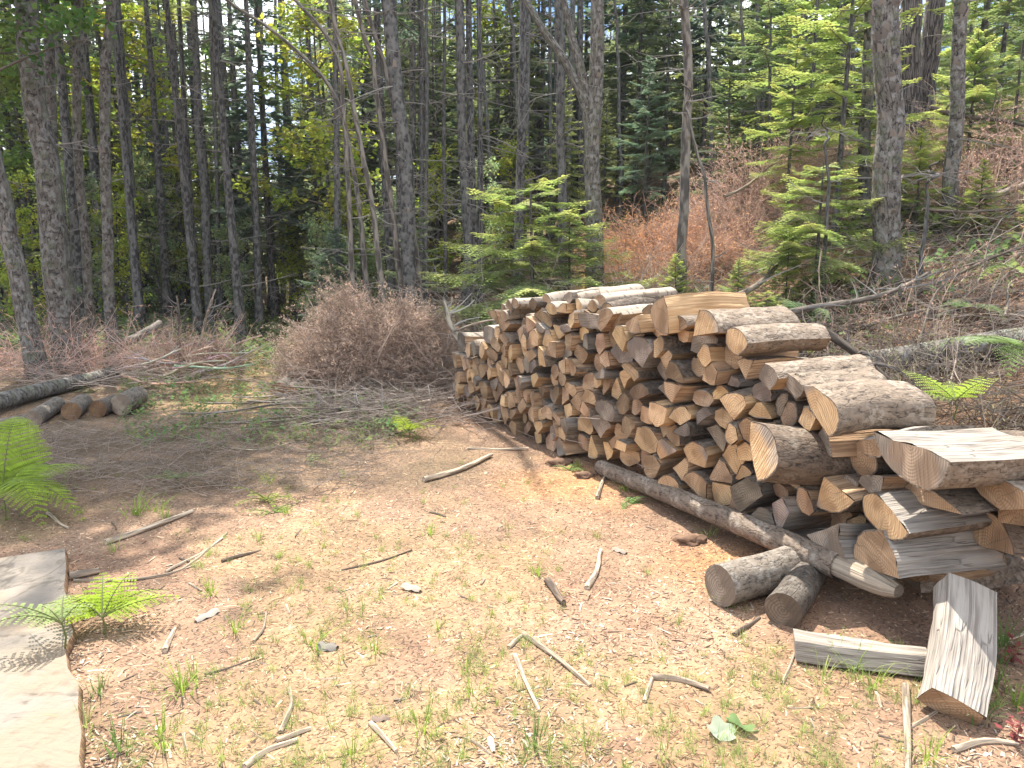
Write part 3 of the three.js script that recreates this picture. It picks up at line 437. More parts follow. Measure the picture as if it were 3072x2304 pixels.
roundLog('dark charred-looking short log under the pole end', G(1690, 1318, 0.07), G(1770, 1205, 0.06), 0.075, { bark: M.darkBark, end: M.endGrey, tint: [0.7, 0.7, 0.7], endTint: [0.55, 0.5, 0.45] });
roundLog('leftmost grey cut log by the edge of the woods', G(72, 905, 0.06), G(125, 872, 0.08), 0.075, { tint: [0.75, 0.75, 0.75], bark: M.bark, end: M.endGrey, bend: 0 });
roundLog('grey cut log end second from the left by the woods', G(152, 888, 0.08), G(182, 868, 0.08), 0.082, { tint: [0.8, 0.8, 0.8], bark: M.bark, end: M.endTan, endTint: [0.5, 0.45, 0.4] });
roundLog('cut log with dark hollow-looking end third from the left by the woods', G(212, 884, 0.075), G(250, 868, 0.075), 0.078, { tint: [0.8, 0.8, 0.8], bark: M.darkBark, end: M.endTan, endTint: [0.42, 0.36, 0.3] });
roundLog('thicker cut log with pale end, rightmost of the row by the woods', G(262, 874, 0.1), G(300, 855, 0.1), 0.1, { tint: [0.8, 0.8, 0.8], bark: M.bark, end: M.endGrey });
roundLog('long grey fallen trunk lying at the foot of the left trees', G(-40, 880, 0.1), G(260, 800, 0.06), 0.08, { bark: M.maple, bend: 0.006, end: M.endGrey });
roundLog('short thin log lying behind the cut logs', G(-10, 920, 0.05), G(60, 905, 0.05), 0.05, { bark: M.bark, end: M.endGrey });
roundLog('left one of two dark cut logs beside the brown brush heap', G(600, 845, 0.07), G(640, 815, 0.08), 0.085, { bark: M.darkBark, end: M.endTan, endTint: [0.6, 0.48, 0.35] });
roundLog('right one of two dark cut logs beside the brown brush heap', G(628, 848, 0.06), G(668, 818, 0.07), 0.085, { bark: M.bark, end: M.endTan, endTint: [0.75, 0.6, 0.45] });
roundLog('pale round log lying across the slope behind the near end of the pile', G(1830, 790, 0.1), G(2230, 735, 0.12), 0.10, { bark: M.maple, end: M.endGrey });
roundLog('weathered whitish trunk stretched behind the splintered logs at the right edge', G(2020, 965, 0.1), G(2260, 985, 0.1), 0.09, { bark: M.bark, end: M.endGrey, tint: [1.3, 1.3, 1.3] });
// the leaning split block and the split billet beside it
{
  const blockAt = G(2052, 1560), top = atDepth(2085, 1262, -blockAt.z * 1.0 + 0.42);
  const w = 0.17, th = 0.11, L = 0.52, poly = [[-w / 2, -th / 2, 0], [w / 2 - 0.01, -th / 2 - 0.012, 0], [w / 2 + 0.012, 0, 1], [w / 2, th / 2, 0], [0, th / 2 + 0.004, 0], [-w / 2, th / 2 - 0.006, 0]];
  poly.pith = [0.02, -0.3];
  const t = thing('split_block', 'upright pale split block leaning on the pile, sunlit lower half', 'firewood block', blockAt.clone().addScaledVector(UP, 0.05)), g = logParts(poly, L, { segs: 10, tiltX: 0.05, tiltY: 0.12, twist: 0.05, taper: -0.03, cutTint: [1.12, 1.12, 1.12] });
  part('bark', g.bark, M.darkBark, t); part('end_grain', g.ends, M.endTan, t); part('end_grain', g.back, M.endGrey, t); part('split_face', g.cut, M.splitGrey, t);
  // axis from the foot to the top; broad face towards the camera
  const ax = top.clone().sub(t.position).normalize(), z = ax.clone().negate(), y = V(0.05, 0.75, 0.66); y.addScaledVector(z, -y.dot(z)).normalize(); const x = V().crossVectors(y, z);
  t.quaternion.setFromRotationMatrix(basis(x, y, z));
  const a = G(1716, 1392, 0.05), b = G(2010, 1432, 0.045), p2 = scaled(shapeOf('s', 200), 0.13, 0.085), t2 = thing('split_billet', 'thin split billet with torn grey grain lying left of the upright block', 'firewood billet', a), g2 = logParts(p2, a.distanceTo(b), { segs: 10, twist: 0.4, cutTint: [1.1, 1.08, 1.05] });
  if (g2.bark) part('bark', g2.bark, M.darkBark, t2); part('end_grain', g2.ends, M.endGrey, t2); part('end_grain', g2.back, M.endGrey, t2); part('split_face', g2.cut, M.splitGrey, t2);
  const z2 = a.clone().sub(b).normalize(), y2 = V(0, 1, 0.25); y2.addScaledVector(z2, -y2.dot(z2)).normalize(); t2.quaternion.setFromRotationMatrix(basis(V().crossVectors(y2, z2), y2, z2));
}
{ // the broad sawn slab at the lower left
  const c = [[-420, 1270], [140, 1188], [143, 1225], [138, 1270], [146, 1300], [150, 1335], [158, 1362], [140, 1395], [146, 1440], [170, 1475], [168, 1530], [176, 1580], [170, 1640], [190, 1720], [150, 1800], [-700, 1900]].map(([x, y]) => onGround(x, y, 0.05));
  const g = new MB(), e = new MB(), n = c.length, H = 0.055, m = c.reduce((s, p) => s.add(p), V()).multiplyScalar(1 / n), N = 14;
  const loop = c.map((p) => V(p.x, m.y, p.z));
  g.col = [1, 0.98, 0.95]; e.col = [0.8, 0.75, 0.7];
  const rings = []; for (let j = 0; j <= N; j++) rings.push(loop.map((p) => { const q = V(m.x, m.y, m.z).lerp(p, j / N); return g.v(q.x, q.y + (j && j < N ? 0.02 * (fbm(q.x * 6 + 30, q.z * 5 + 30, 0, 0, 3, 90) - 0.5) : 0), q.z, q.x / 1.1, q.z / 1.1); }));
  for (let j = 0; j < N; j++) for (let k = 0; k < n; k++) { const b = (k + 1) % n; g.quad(rings[j][k], rings[j][b], rings[j + 1][b], rings[j + 1][k]); }
  for (let k = 0; k < n; k++) { const a = loop[k], b = loop[(k + 1) % n], s = a.distanceTo(b); const i = [e.v(a.x, a.y, a.z, 0, 0), e.v(b.x, b.y, b.z, s * 2, 0), e.v(b.x + 0.012, b.y - H * 0.5, b.z, s * 2, 0.12), e.v(a.x + 0.012, a.y - H * 0.5, a.z, 0, 0.12), e.v(b.x - 0.01, b.y - H, b.z, s * 2, 0.22), e.v(a.x - 0.01, a.y - H, a.z, 0, 0.22)]; e.quad(i[0], i[1], i[2], i[3]); e.quad(i[3], i[2], i[4], i[5]); }
  const t = thing('wood_slab', 'broad pale sawn slab of weathered wood lying at the lower left', 'wood slab'); part('sawn_face', g.geo(), M.slab, t); part('rough_edge', e.geo(), M.splitTan, t);
}

// ---------- twigs, boughs and crowns ----------
function twig(g, a, d, L, r, bend = 0.2, sides = 3, n = 4) { const p = [], q = rndDir().multiplyScalar(bend); for (let k = 0; k <= n; k++) { const t = k / n; p.push(a.clone().addScaledVector(d, L * t).addScaledVector(q, L * t * t)); } g.tube(p, p.map((_, k) => r * (1 - 0.8 * k / n) + 0.0006), sides, false); return p; }
// a fir bough: flat spray of side shoots with needle leaflets. wood and leaves go to two builders
function firBough(w, g, a, d, L, o) {
  const side = V().crossVectors(d, UP).normalize(), up = V().crossVectors(side, d).normalize(), n = Math.max(4, Math.round(L / o.step)), pts = [];
  for (let k = 0; k <= n; k++) { const t = k / n; pts.push(a.clone().addScaledVector(d, L * t).addScaledVector(UP, -o.droop * L * t * t + (o.lift || 0) * L * t * t * t)); }
  w.tube(pts.filter((_, k) => k % 3 === 0 || k === n), pts.filter((_, k) => k % 3 === 0 || k === n).map((_, k, q) => o.wood * (1 - 0.85 * k / q.length)), 3, false);
  for (let k = Math.floor(n * o.bare); k <= n; k++) for (const s of [-1, 1]) {
    const t = k / n, l = o.width * L * Math.pow(1 - t, 0.6) * (0.55 + 0.45 * Math.min(1, (t - o.bare) * 4 + 0.3)) * rr(0.7, 1.15) + 0.02; if (R() < 0.06) continue;
    const dir = d.clone().multiplyScalar(0.62).addScaledVector(side, s * 0.8).addScaledVector(UP, rr(-0.22, 0.08)).normalize(), b = pts[k], tone = rr(0.75, 1.15) * mix(0.85, 1.12, t), tip = 1 + 0.35 * t;
    if (o.fine) {
      const m = Math.max(2, Math.round(l / o.fine)), sd = V().crossVectors(dir, up).normalize();
      for (let q = 0; q < m; q++) { const f = q / m, p = b.clone().addScaledVector(dir, l * f).addScaledVector(UP, -0.25 * l * f * f); g.col = [o.col[0] * tone * tip, o.col[1] * tone * (1 + 0.2 * f), o.col[2] * tone]; for (const z of [-1, 1]) { const e = dir.clone().multiplyScalar(0.7).addScaledVector(sd, z * 0.75).addScaledVector(up, rr(-0.1, 0.25)).normalize(); g.leaf(p, e, V().crossVectors(e, up).normalize(), o.fine * rr(1.3, 2.0), o.fine * 0.42, 0.05); } }
    } else { g.col = [o.col[0] * tone * tip, o.col[1] * tone, o.col[2] * tone]; const sd = V().crossVectors(dir, up).normalize().addScaledVector(UP, rr(-0.4, 0.4)).normalize(); g.leaf(b, dir, sd, l * 1.1, Math.min(0.05, l * 0.24), -0.06); if (o.dbl) { const e2 = dir.clone().addScaledVector(UP, rr(-0.5, 0.5)).normalize(); g.leaf(b.clone().addScaledVector(dir, l * 0.35), e2, sd, l * 0.8, Math.min(0.045, l * 0.2), 0.05); } }
  }
}
// a conifer, 1 thing with trunk, dead branches and crown; built once per kind, then cloned
function conifer(o) {
  const T = new MB(), D = new MB(), W = new MB(), N = new MB(), H = o.h, S = o.sides || 8, lean = V(rr(-0.02, 0.02), 1, rr(-0.02, 0.02)), bow = rr(-0.12, 0.12), pts = [], rad = [], sd = rr(0, 99);
  const at = (y) => V(lean.x * y + bow * Math.sin(y * 0.35), y, lean.z * y + bow * 0.6 * Math.cos(y * 0.3)), rAt = (y) => o.r * Math.pow(1 - y / (H * 1.02), 0.75) * (1 + 0.5 * Math.exp(-y * 3.2)) + 0.004;
  for (let k = 0; k <= o.rows; k++) { const y = -0.25 + (H + 0.25) * k / o.rows; pts.push(at(y)); rad.push(rAt(Math.max(0, y))); }
  T.tube(pts, rad, S, false, (q, k, th) => 1 + (q === 0 ? 0 : 0.12 * (fbm(th * 1.2 + sd, k * 0.8, 0, 0, 2, 3) - 0.5)), 1);
  for (let k = 0; k < o.dead; k++) { const y = rr(0.5, o.crownAt + 0.8), a = rr(0, 6.283), d = V(Math.cos(a), rr(-0.35, 0.15), Math.sin(a)).normalize(), L = rr(0.2, 1) * o.deadL, c = rr(0.6, 1.3); D.col = [0.19 * c, 0.17 * c, 0.15 * c]; const p = twig(D, at(y), d, L, rr(0.004, 0.009) * o.tw, 0.3); for (let q = 0; q < 3; q++) twig(D, p[1 + q], d.clone().add(rndDir().multiplyScalar(0.8)).normalize(), L * rr(0.2, 0.5), 0.003 * o.tw, 0.4, 3, 2); }
  for (let k = 0; k < o.boughs; k++) { const f = Math.pow(k / o.boughs, o.even || 0.85), y = mix(o.crownAt, H * 0.985, f), a = k * 2.39996 + rr(-0.5, 0.5), L = o.spread * (o.shape ? o.shape(f) : Math.pow(1 - f, 0.8) * 0.95 + 0.06) * rr(0.65, 1.15), d = V(Math.cos(a), mix(o.rise0 ?? -0.15, o.rise1 ?? 0.5, f) + rr(-0.12, 0.12), Math.sin(a)).normalize(); firBough(W, N, at(y), d, L, { step: o.step, droop: o.droop ?? 0.15, lift: o.lift ?? 0.1, wood: 0.011 * o.tw, width: o.width || 0.42, bare: o.bare ?? 0.2, fine: o.fine, dbl: o.dbl, col: o.col }); }
  const out = { trunk: T.geo(), needles: N.i.length ? N.geo() : null, branches: W.i.length ? W.geo() : null, dead: D.i.length ? D.geo() : null };
  for (let k = 0; k < out.trunk.attributes.uv.count; k++) out.trunk.attributes.uv.setY(k, out.trunk.attributes.uv.getY(k) * 1.0);
  return out;
}
M.wood = std({ color: new THREE.Color().setRGB(0.14, 0.115, 0.09) });
M.deadTwig = std({});
function plantConifer(name, geo, label, category, pos, turn, sc, group, mats = {}) {
  const t = thing(name, label, category, pos, group); part('trunk', geo.trunk, mats.trunk || M.spruce, t);
  if (geo.branches) part('branches', geo.branches, M.wood, t).userData.kind = 'stuff'; if (geo.needles) { const c = part('crown', geo.needles, mats.needle || M.needle, t); } if (geo.dead) part('dead_branches', geo.dead, M.deadTwig, t).userData.kind = 'stuff';
  t.rotation.y = turn; t.scale.setScalar(sc); return t;
}
// a broadleaf crown: leaves in clusters along fine shoots
function leafCrown(o) {
  const W = new MB(), N = new MB();
  for (let k = 0; k < o.limbs; k++) {
    const a = k * 2.39996 + rr(-0.4, 0.4), y = mix(o.from, o.to, k / o.limbs) + rr(-0.2, 0.2), d = V(Math.cos(a), rr(0.2, 0.8), Math.sin(a)).normalize(), L = o.spread * rr(0.6, 1.1) * (1 - 0.45 * k / o.limbs), p = [];
    const q = rndDir().multiplyScalar(0.25); for (let j = 0; j <= 5; j++) p.push(V(0, y, 0).addScaledVector(d, L * j / 5).addScaledVector(q, L * (j / 5) ** 2)); W.tube(p, p.map((_, j) => 0.02 * (1 - 0.8 * j / 5)), 4, false);
    for (let j = 2; j <= 5; j++) for (let m = 0; m < o.shoots; m++) {
      const sd = rndDir(), s0 = p[j].clone(), sl = rr(0.25, 0.6) * o.spread * 0.5; const sp = twig(W, s0, sd, sl, 0.005, 0.3, 3, 3); const tone = rr(0.7, 1.2), yel = rr(0.8, 1.25);
      for (let z = 0; z < o.leaves; z++) { const b = sp[1 + Math.floor(R() * 3)].clone().add(rndDir().multiplyScalar(rr(0.02, 0.16))), e = rndDir(); e.y = e.y * 0.4 - 0.25; e.normalize(); const w = V().crossVectors(e, rndDir()).normalize(); w.y *= 0.5; w.normalize(); g2(N, tone, yel, o.col); N.leaf(b, e, w, o.size * rr(0.7, 1.3), o.size * 0.36, -0.08); }
    }
  }
  return { branches: W.geo(), leaves: N.geo() };
}
function g2(N, tone, yel, c) { const t = tone * rr(0.85, 1.15); N.col = [c[0] * t * yel, c[1] * t, c[2] * t]; }

// ---------- trees read off the photograph: trunk line in the 2212-pixel view, base first ----------
R = rngOf(808);
function traced(name, label, category, line, depth, w0, w1, mat, o = {}) {
  // line: [px, py] from the base up to the frame's top; the trunk goes on above at the same lean
  const P = line.map(([x, y]) => atDepth(x, y, depth)), n = P.length, base = P[0].clone(), gnd = gy(base.x, base.z);
  const pts = [V(base.x, gnd - 0.2, base.z)]; if (base.y > gnd + 0.25) pts.push(V(base.x, gnd + 0.1, base.z)); pts.push(...P.slice(base.y > gnd + 0.1 ? 0 : 1)); const last = pts[pts.length - 1], dir = last.clone().sub(pts[pts.length - 2]).normalize(); dir.y = Math.max(dir.y, 0.6); dir.normalize();
  const ext = o.ext ?? 4; if (ext > 0) for (const f of [0.35, 0.7, 1]) pts.push(last.clone().addScaledVector(dir, ext * f).add(V(rr(-0.1, 0.1) * f, 0, rr(-0.25, 0.25) * f)));
  const curve = new THREE.CatmullRomCurve3(pts, false, 'centripetal'), N = o.rows || 46, q = curve.getPoints(N), o0 = pts[0].clone(); q.forEach((p, k) => { p.sub(o0); if (k > 1) { p.x += (vnoise(k * 0.35 + w0 * 9, depth, 0, 0, 2) - 0.5) * 0.05; } });
  const m = depth / F, r0 = w0 * m / 2, r1 = w1 * m / 2, topY = last.y, sd = rr(0, 99), rad = q.map((p) => { const y = p.y + o0.y, f = clamp((y - gnd) / Math.max(0.1, topY - gnd)); return y < topY ? mix(r0, r1, f) * (1 + 0.45 * Math.exp(-(y - gnd) * 5)) : Math.max(0.006, r1 * (1 - (y - topY) / Math.max(0.5, ext) * 0.85)); });
  const g = new MB(); g.tube(q, rad, o.sides || 14, false, (a, k, th) => 1 + (a === 0 ? 0 : (o.rough ?? 0.16) * (fbm(th * 1.5 + sd, k * 1.1, 0, 0, 3, 5) - 0.5)), o.around || 1);
  const t = thing(name, label, category, o0, o.group); part('trunk', g.geo(), mat, t);
  const at = (f) => q[Math.min(N, Math.floor(f * N))].clone();
  if (o.dead) { const D = new MB(); for (let k = 0; k < o.dead; k++) { const f = rr(o.dead0 ?? 0.12, o.dead1 ?? 0.9), a = rr(0, 6.283), d = V(Math.cos(a), rr(-0.3, 0.35), Math.sin(a)).normalize(), L = rr(0.15, 1) * (o.deadL || 0.9), c = rr(0.7, 1.5); D.col = [0.2 * c, 0.18 * c, 0.155 * c]; const p = twig(D, at(f), d, L, rr(0.004, 0.011) * Math.max(1, depth / 11), 0.35); for (let z = 0; z < 3; z++) twig(D, p[1 + z], d.clone().add(rndDir().multiplyScalar(0.8)).normalize(), L * rr(0.2, 0.6), 0.004 * Math.max(1, depth / 11), 0.4, 3, 2); } part('dead_branches', D.geo(), M.deadTwig, t).userData.kind = 'stuff'; }
  if (o.limbs) for (const l of o.limbs) { const lp = l.map(([x, y], k) => atDepth(x, y, depth + (o.limbZ || 0) * k / l.length).sub(o0)), e = lp[lp.length - 1].clone().add(lp[lp.length - 1].clone().sub(lp[lp.length - 2]).normalize().multiplyScalar(o.limbExt ?? 1.6)), c2 = new THREE.CatmullRomCurve3([...lp, e], false, 'centripetal').getPoints(20), b = new MB(); const lw = (o.limbW || w1) * m / 2; b.tube(c2, c2.map((_, k) => lw * (1 - 0.6 * k / 20)), 10, false, (a, k, th) => 1 + (a === 0 ? 0 : 0.12 * (fbm(th * 1.5 + sd, k, 0, 0, 2, 5) - 0.5)), o.around || 1); part('limb', b.geo(), mat, t); }
  if (o.bark) { const B = new MB(); for (let k = 0; k < o.bark; k++) { const f = rr(0.05, 0.8), c = at(f), a = rr(0, 6.283), rI = rad[Math.min(N, Math.floor(f * N))], n0 = V(Math.cos(a), 0, Math.sin(a)), s = V(-n0.z, 0, n0.x), h = rr(0.03, 0.10), ww = rr(0.012, 0.03), p = c.clone().addScaledVector(n0, rI * 0.96), cc = rr(0.7, 1.4); B.col = [0.2 * cc, 0.17 * cc, 0.145 * cc]; const i = [B.v(p.x - s.x * ww, p.y, p.z - s.z * ww), B.v(p.x + s.x * ww, p.y, p.z + s.z * ww), B.v(p.x + s.x * ww * 0.7 + n0.x * 0.03, p.y + h, p.z + s.z * ww * 0.7 + n0.z * 0.03), B.v(p.x - s.x * ww * 0.7 + n0.x * 0.02, p.y + h * 0.8, p.z - s.z * ww * 0.7 + n0.z * 0.02), B.v(p.x - n0.x * 0.02, p.y - 0.02, p.z - n0.z * 0.02)]; B.quad(i[0], i[1], i[2], i[3]); B.tri(i[0], i[4], i[1]); } part('bark_flakes', B.geo(), M.deadTwig, t).userData.kind = 'stuff'; }
  if (o.crown) { const c = o.crown.geo, top = at(o.crown.f ?? 0.7); const b = part('crown_branches', c.branches, M.wood, t), l = part('crown', c.leaves || c.needles, o.crown.mat || M.leafM, t); for (const x of [b, l]) { x.position.copy(top); x.rotation.y = rr(0, 6); x.scale.setScalar(o.crown.s || 1); } }
  return t;
}
const crownHigh = leafCrown({ limbs: 16, from: 0, to: 4.5, spread: 1.9, shoots: 5, leaves: 13, size: 0.1, col: [0.09, 0.17, 0.035] });
const crownThin = leafCrown({ limbs: 10, from: 0, to: 3, spread: 1.3, shoots: 3, leaves: 9, size: 0.09, col: [0.10, 0.18, 0.04] });
const CH = { geo: crownHigh, f: 0.62 }, CT = { geo: crownThin, f: 0.75 };
traced('maple_tree', 'thick leaning grey-barked maple, biggest trunk at the left', 'tree', [[150, 790], [118, 550], [92, 310], [68, 170], [56, 0]], 9.2, 52, 42, M.maple, { ext: 7, crown: { ...CH, f: 0.58, s: 1.2 }, dead: 10, deadL: 0.7, bark: 60, around: 2, rough: 0.2 });
traced('maple_tree', 'pale slim maple trunk close behind the biggest left trunk', 'tree', [[172, 770], [140, 550], [112, 280], [98, 0]], 9.9, 26, 18, M.maple, { ext: 6, crown: { ...CH, s: 1 }, dead: 8 });
traced('maple_tree', 'grey trunk between the biggest left trunk and the light mottled one', 'tree', [[203, 765], [184, 550], [166, 200], [170, 0]], 10.1, 20, 16, M.maple, { ext: 6, crown: { ...CH, s: 1.1 }, dead: 10 });
traced('maple_tree', 'light mottled grey trunk with a slight bend, fourth from the left', 'tree', [[247, 768], [232, 550], [229, 170], [244, 0]], 10.0, 24, 19, M.maple, { ext: 6, crown: { ...CH, f: 0.5, s: 1.35 }, dead: 8, bark: 20 });
traced('maple_tree', 'dark trunk leaning at the left edge of the frame', 'tree', [[86, 800], [48, 640], [14, 470], [-30, 250], [-70, 0]], 8.6, 40, 30, M.maple, { ext: 6, crown: { ...CH, f: 0.46, s: 0.9 }, dead: 6, bark: 30, around: 2 });
traced('spruce_tree', 'tall thin dark spruce trunk with bare twigs, tallest left of the sky gap', 'tree', [[455, 700], [448, 550], [431, 300], [416, 0]], 13, 18, 13, M.spruce, { ext: 5, dead: 34, deadL: 1.1 });
const slim = [[[300, 700], [288, 570], [265, 200], [255, 0]], [[322, 690], [312, 550], [276, 160], [262, 0]], [[372, 690], [363, 550], [330, 155], [315, 0]], [[430, 700], [422, 550], [385, 200], [372, 0]], [[345, 690], [338, 540], [322, 300], [300, 0]], [[506, 690], [500, 550], [482, 200], [470, 0]], [[530, 690], [525, 550], [508, 200], [497, 0]], [[556, 690], [552, 550], [540, 300], [530, 0]], [[612, 690], [608, 550], [602, 310], [596, 100]], [[630, 690], [626, 520], [618, 250], [612, 50]], [[398, 690], [392, 520], [374, 200], [362, 0]], [[478, 690], [472, 500], [458, 150], [452, 0]], [[584, 690], [580, 520], [570, 260], [563, 0]]];
slim.forEach((l, k) => traced('spruce_tree', 'slim dark bare spruce trunk in the dense stand left of the path', 'tree', l, 13.5 + (k * 37 % 50) / 10, 11 + (k * 5) % 5, 7, M.spruce, { ext: 4, dead: 26, deadL: 1.0, sides: 9, rows: 30, group: 'slim bare spruces left of the path' }));
[[[823, 600], [802, 420], [765, 240], [728, 60], [700, -40]], [[762, 616], [757, 420], [742, 230], [716, 90], [640, 0]], [[866, 606], [834, 330], [800, 130], [771, 0]], [[905, 600], [868, 300], [822, 120], [790, 0]], [[790, 612], [768, 380], [720, 200], [620, 90], [520, 20]]].forEach((l, k) => traced('dead_tree', ['thin dead stem leaning up and left, second of the fan left of centre', 'leftmost thin dead stem of the fan left of centre', 'thin dead stem leaning slightly, third of the fan left of centre', 'thin stem nearly upright beside the thick centre-left trunk', 'thin stem arching far left across the sky gap'][k], 'tree', l, 9.6 + k * 0.25, 14, [8, 7, 9, 9, 6][k], M.deadStem, { ext: 2, dead: 22, deadL: 0.9, sides: 8 }));
traced('spruce_tree', 'thick dark scaly spruce trunk left of centre', 'tree', [[885, 620], [880, 450], [862, 223], [842, 0]], 10, 32, 28, M.spruce, { ext: 6, dead: 44, deadL: 1.2, bark: 40 });
traced('spruce_tree', 'dark straight spruce trunk at the centre of the view', 'tree', [[1010, 620], [1006, 430], [998, 206], [994, 0]], 11, 22, 17, M.spruce, { ext: 6, dead: 36, deadL: 1.2 });
[[[920, 620], [919, 310], [922, 0]], [[908, 620], [908, 330], [910, 110]], [[962, 620], [958, 380], [958, 60]], [[1060, 600], [1056, 360], [1040, 137], [1034, 0]], [[1128, 600], [1122, 360], [1108, 100], [1102, 0]], [[1085, 600], [1080, 400], [1072, 150]], [[740, 640], [738, 400], [732, 180]], [[690, 640], [684, 420], [672, 160]], [[1160, 600], [1158, 380], [1150, 130]]].forEach((l, k) => traced('spruce_tree', 'slim bare spruce trunk in the stand behind the brown brush heap', 'tree', l, 12 + k * 0.6, 10, 7, M.spruce, { ext: 3, dead: 30, deadL: 1.1, sides: 9, rows: 30, group: 'slim bare spruces behind the brush heap' }));
traced('spruce_tree', 'straight spruce trunk just left of the forked tree', 'tree', [[1217, 630], [1214, 400], [1212, 200], [1209, 0]], 10.2, 20, 16, M.spruce, { ext: 6, dead: 20, deadL: 1.2 });
traced('forked_tree', 'big rough-barked tree forking into limbs behind the top of the woodpile', 'tree', [[1287, 640], [1284, 480], [1280, 330], [1286, 150], [1288, 0]], 9.6, 40, 27, M.maple, { ext: 5, limbs: [[[1276, 320], [1262, 220], [1215, 125], [1170, 60], [1132, -5]], [[1268, 235], [1252, 140], [1232, 70], [1217, -5]]], limbW: 23, dead: 8, bark: 60, rough: 0.22, around: 2 });
traced('spruce_tree', 'slender dark spire spruce with short branches right of the forked tree', 'tree', [[1340, 560], [1338, 300], [1334, 120], [1330, 20]], 15, 9, 6, M.spruce, { ext: 1.2, dead: 30, deadL: 0.6 });
traced('dead_tree', 'slender peeling dead tree right of the forked tree', 'tree', [[1472, 560], [1474, 420], [1482, 260], [1490, 160], [1478, 0]], 8.8, 22, 17, M.deadStem, { ext: 2.5, dead: 30, deadL: 0.8, dead0: 0.5, bark: 50 });
traced('dead_tree', 'crooked thin dead stem right of the slender peeling dead tree', 'tree', [[1538, 520], [1528, 420], [1505, 330], [1490, 250]], 8.2, 9, 6, M.deadStem, { ext: 0.3, dead: 10, deadL: 0.5 });
traced('spruce_tree', 'thin dark twiggy spruce trunk above the red-brown brush', 'tree', [[1545, 470], [1537, 343], [1530, 150], [1522, 0]], 13, 10, 8, M.spruce, { ext: 3, dead: 24 });
[[[1606, 420], [1604, 340], [1603, 170]], [[1640, 420], [1636, 330], [1634, 17]], [[1730, 400], [1729, 310], [1729, 170]], [[1845, 400], [1843, 275], [1842, 35]], [[1822, 390], [1822, 250], [1820, 20]]].forEach((l, k) => traced('spruce_tree', 'thin grey-dark trunk standing among the young firs on the slope', 'tree', l, 13 + k * 0.7, 10, 8, M.spruce, { ext: 3, dead: 22, sides: 9, rows: 30, group: 'thin trunks among the young firs on the slope' }));
traced('fir_tree', 'dark tree with flaking orange bark strip left of the big rough trunk', 'tree', [[1866, 420], [1870, 280], [1876, 130], [1880, 0]], 9.5, 24, 21, M.spruce, { ext: 5, dead: 8, bark: 70 });
traced('birch_tree', 'big rough flaky-barked trunk on the right slope', 'tree', [[1915, 575], [1918, 420], [1921, 250], [1917, 100], [1916, 0]], 7.2, 56, 50, M.maple, { ext: 5, dead: 6, bark: 160, rough: 0.2, around: 2 });
traced('pine_tree', 'left stem of the pair of huge furrowed pines on the right', 'tree', [[1966, 300], [1967, 180], [1966, 0]], 13, 42, 40, M.pine, { ext: 9, rough: 0.1, around: 2, dead: 4, dead0: 0.4 });
traced('pine_tree', 'right leaning stem of the pair of huge furrowed pines on the right', 'tree', [[1996, 290], [2004, 160], [2020, 0]], 13.2, 36, 36, M.pine, { ext: 9, rough: 0.1, around: 2 });
traced('birch_tree', 'lichen-spotted trunk with dark left side near the right edge', 'tree', [[2040, 520], [2052, 412], [2063, 275], [2074, 60], [2077, 0]], 8.4, 30, 26, M.maple, { ext: 5, dead: 14, deadL: 1.0, bark: 70 });
traced('spruce_tree', 'dark spruce trunk between the lichened trunk and the right edge', 'tree', [[2118, 300], [2124, 150], [2130, 0]], 12.5, 15, 12, M.spruce, { ext: 4, dead: 20 });
traced('dead_tree', 'thin dark dead pole standing right of the big rough trunk', 'tree', [[1990, 560], [1998, 480], [2004, 400]], 7, 9, 6, M.spruce, { ext: 0.2, dead: 6, deadL: 0.4 });
traced('dead_tree', 'thin dark dead pole standing left of the big rough trunk', 'tree', [[1780, 580], [1784, 470], [1786, 330]], 7.2, 9, 6, M.spruce, { ext: 0.3, dead: 12, deadL: 0.5 });

// ---------- growing conifers and broadleaf trees: a few of each kind, then clones ----------
R = rngOf(909);
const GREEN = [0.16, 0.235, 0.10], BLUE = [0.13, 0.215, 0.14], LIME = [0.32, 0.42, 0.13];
const youngFir = [0, 1, 2].map((k) => conifer({ h: 2.6, r: 0.028, rows: 10, sides: 6, dead: 6, deadL: 0.3, tw: 0.8, crownAt: 0.35 + 0.15 * k, boughs: 58, spread: 1.05, step: 0.035, fine: 0.032, droop: 0.1, lift: 0.12, width: 0.5, bare: 0.12, col: [1, 1, 1], rise0: -0.12, rise1: 0.45 }));
const layered = [0, 1].map((k) => conifer({ h: 2.0, r: 0.03, rows: 10, sides: 6, dead: 8, deadL: 0.35, tw: 0.8, crownAt: 0.55, boughs: 40, even: 1, spread: 1.15, step: 0.04, fine: 0.034, droop: 0.12, lift: 0.16, width: 0.55, bare: 0.25, col: [1, 1, 1], rise0: -0.1, rise1: 0.12, shape: (f) => 1.0 - 0.62 * f * f }));
const airyFir = [0, 1, 2].map((k) => conifer({ h: 4.2, r: 0.04, rows: 12, sides: 6, dead: 16, deadL: 0.5, tw: 0.9, crownAt: 0.7 + 0.3 * k, boughs: 44, spread: 1.25, step: 0.05, fine: 0.042, droop: 0.16, lift: 0.16, width: 0.42, bare: 0.25, col: [1, 1, 1], rise0: -0.12, rise1: 0.4 }));
const bareOf = (g) => ({ trunk: g.trunk, dead: g.dead });
const slimBare = [0, 1, 2, 3].map((k) => conifer({ h: 8.5, r: 0.042 + 0.012 * k, rows: 16, sides: 7, dead: 24, deadL: 0.8, tw: 1.5, crownAt: 4.6 + 0.5 * k, boughs: 15, spread: 0.9, step: 0.09, dbl: 1, droop: 0.25, lift: 0.1, width: 0.4, bare: 0.15, col: [1, 1, 1], rise0: -0.2, rise1: 0.5 }));
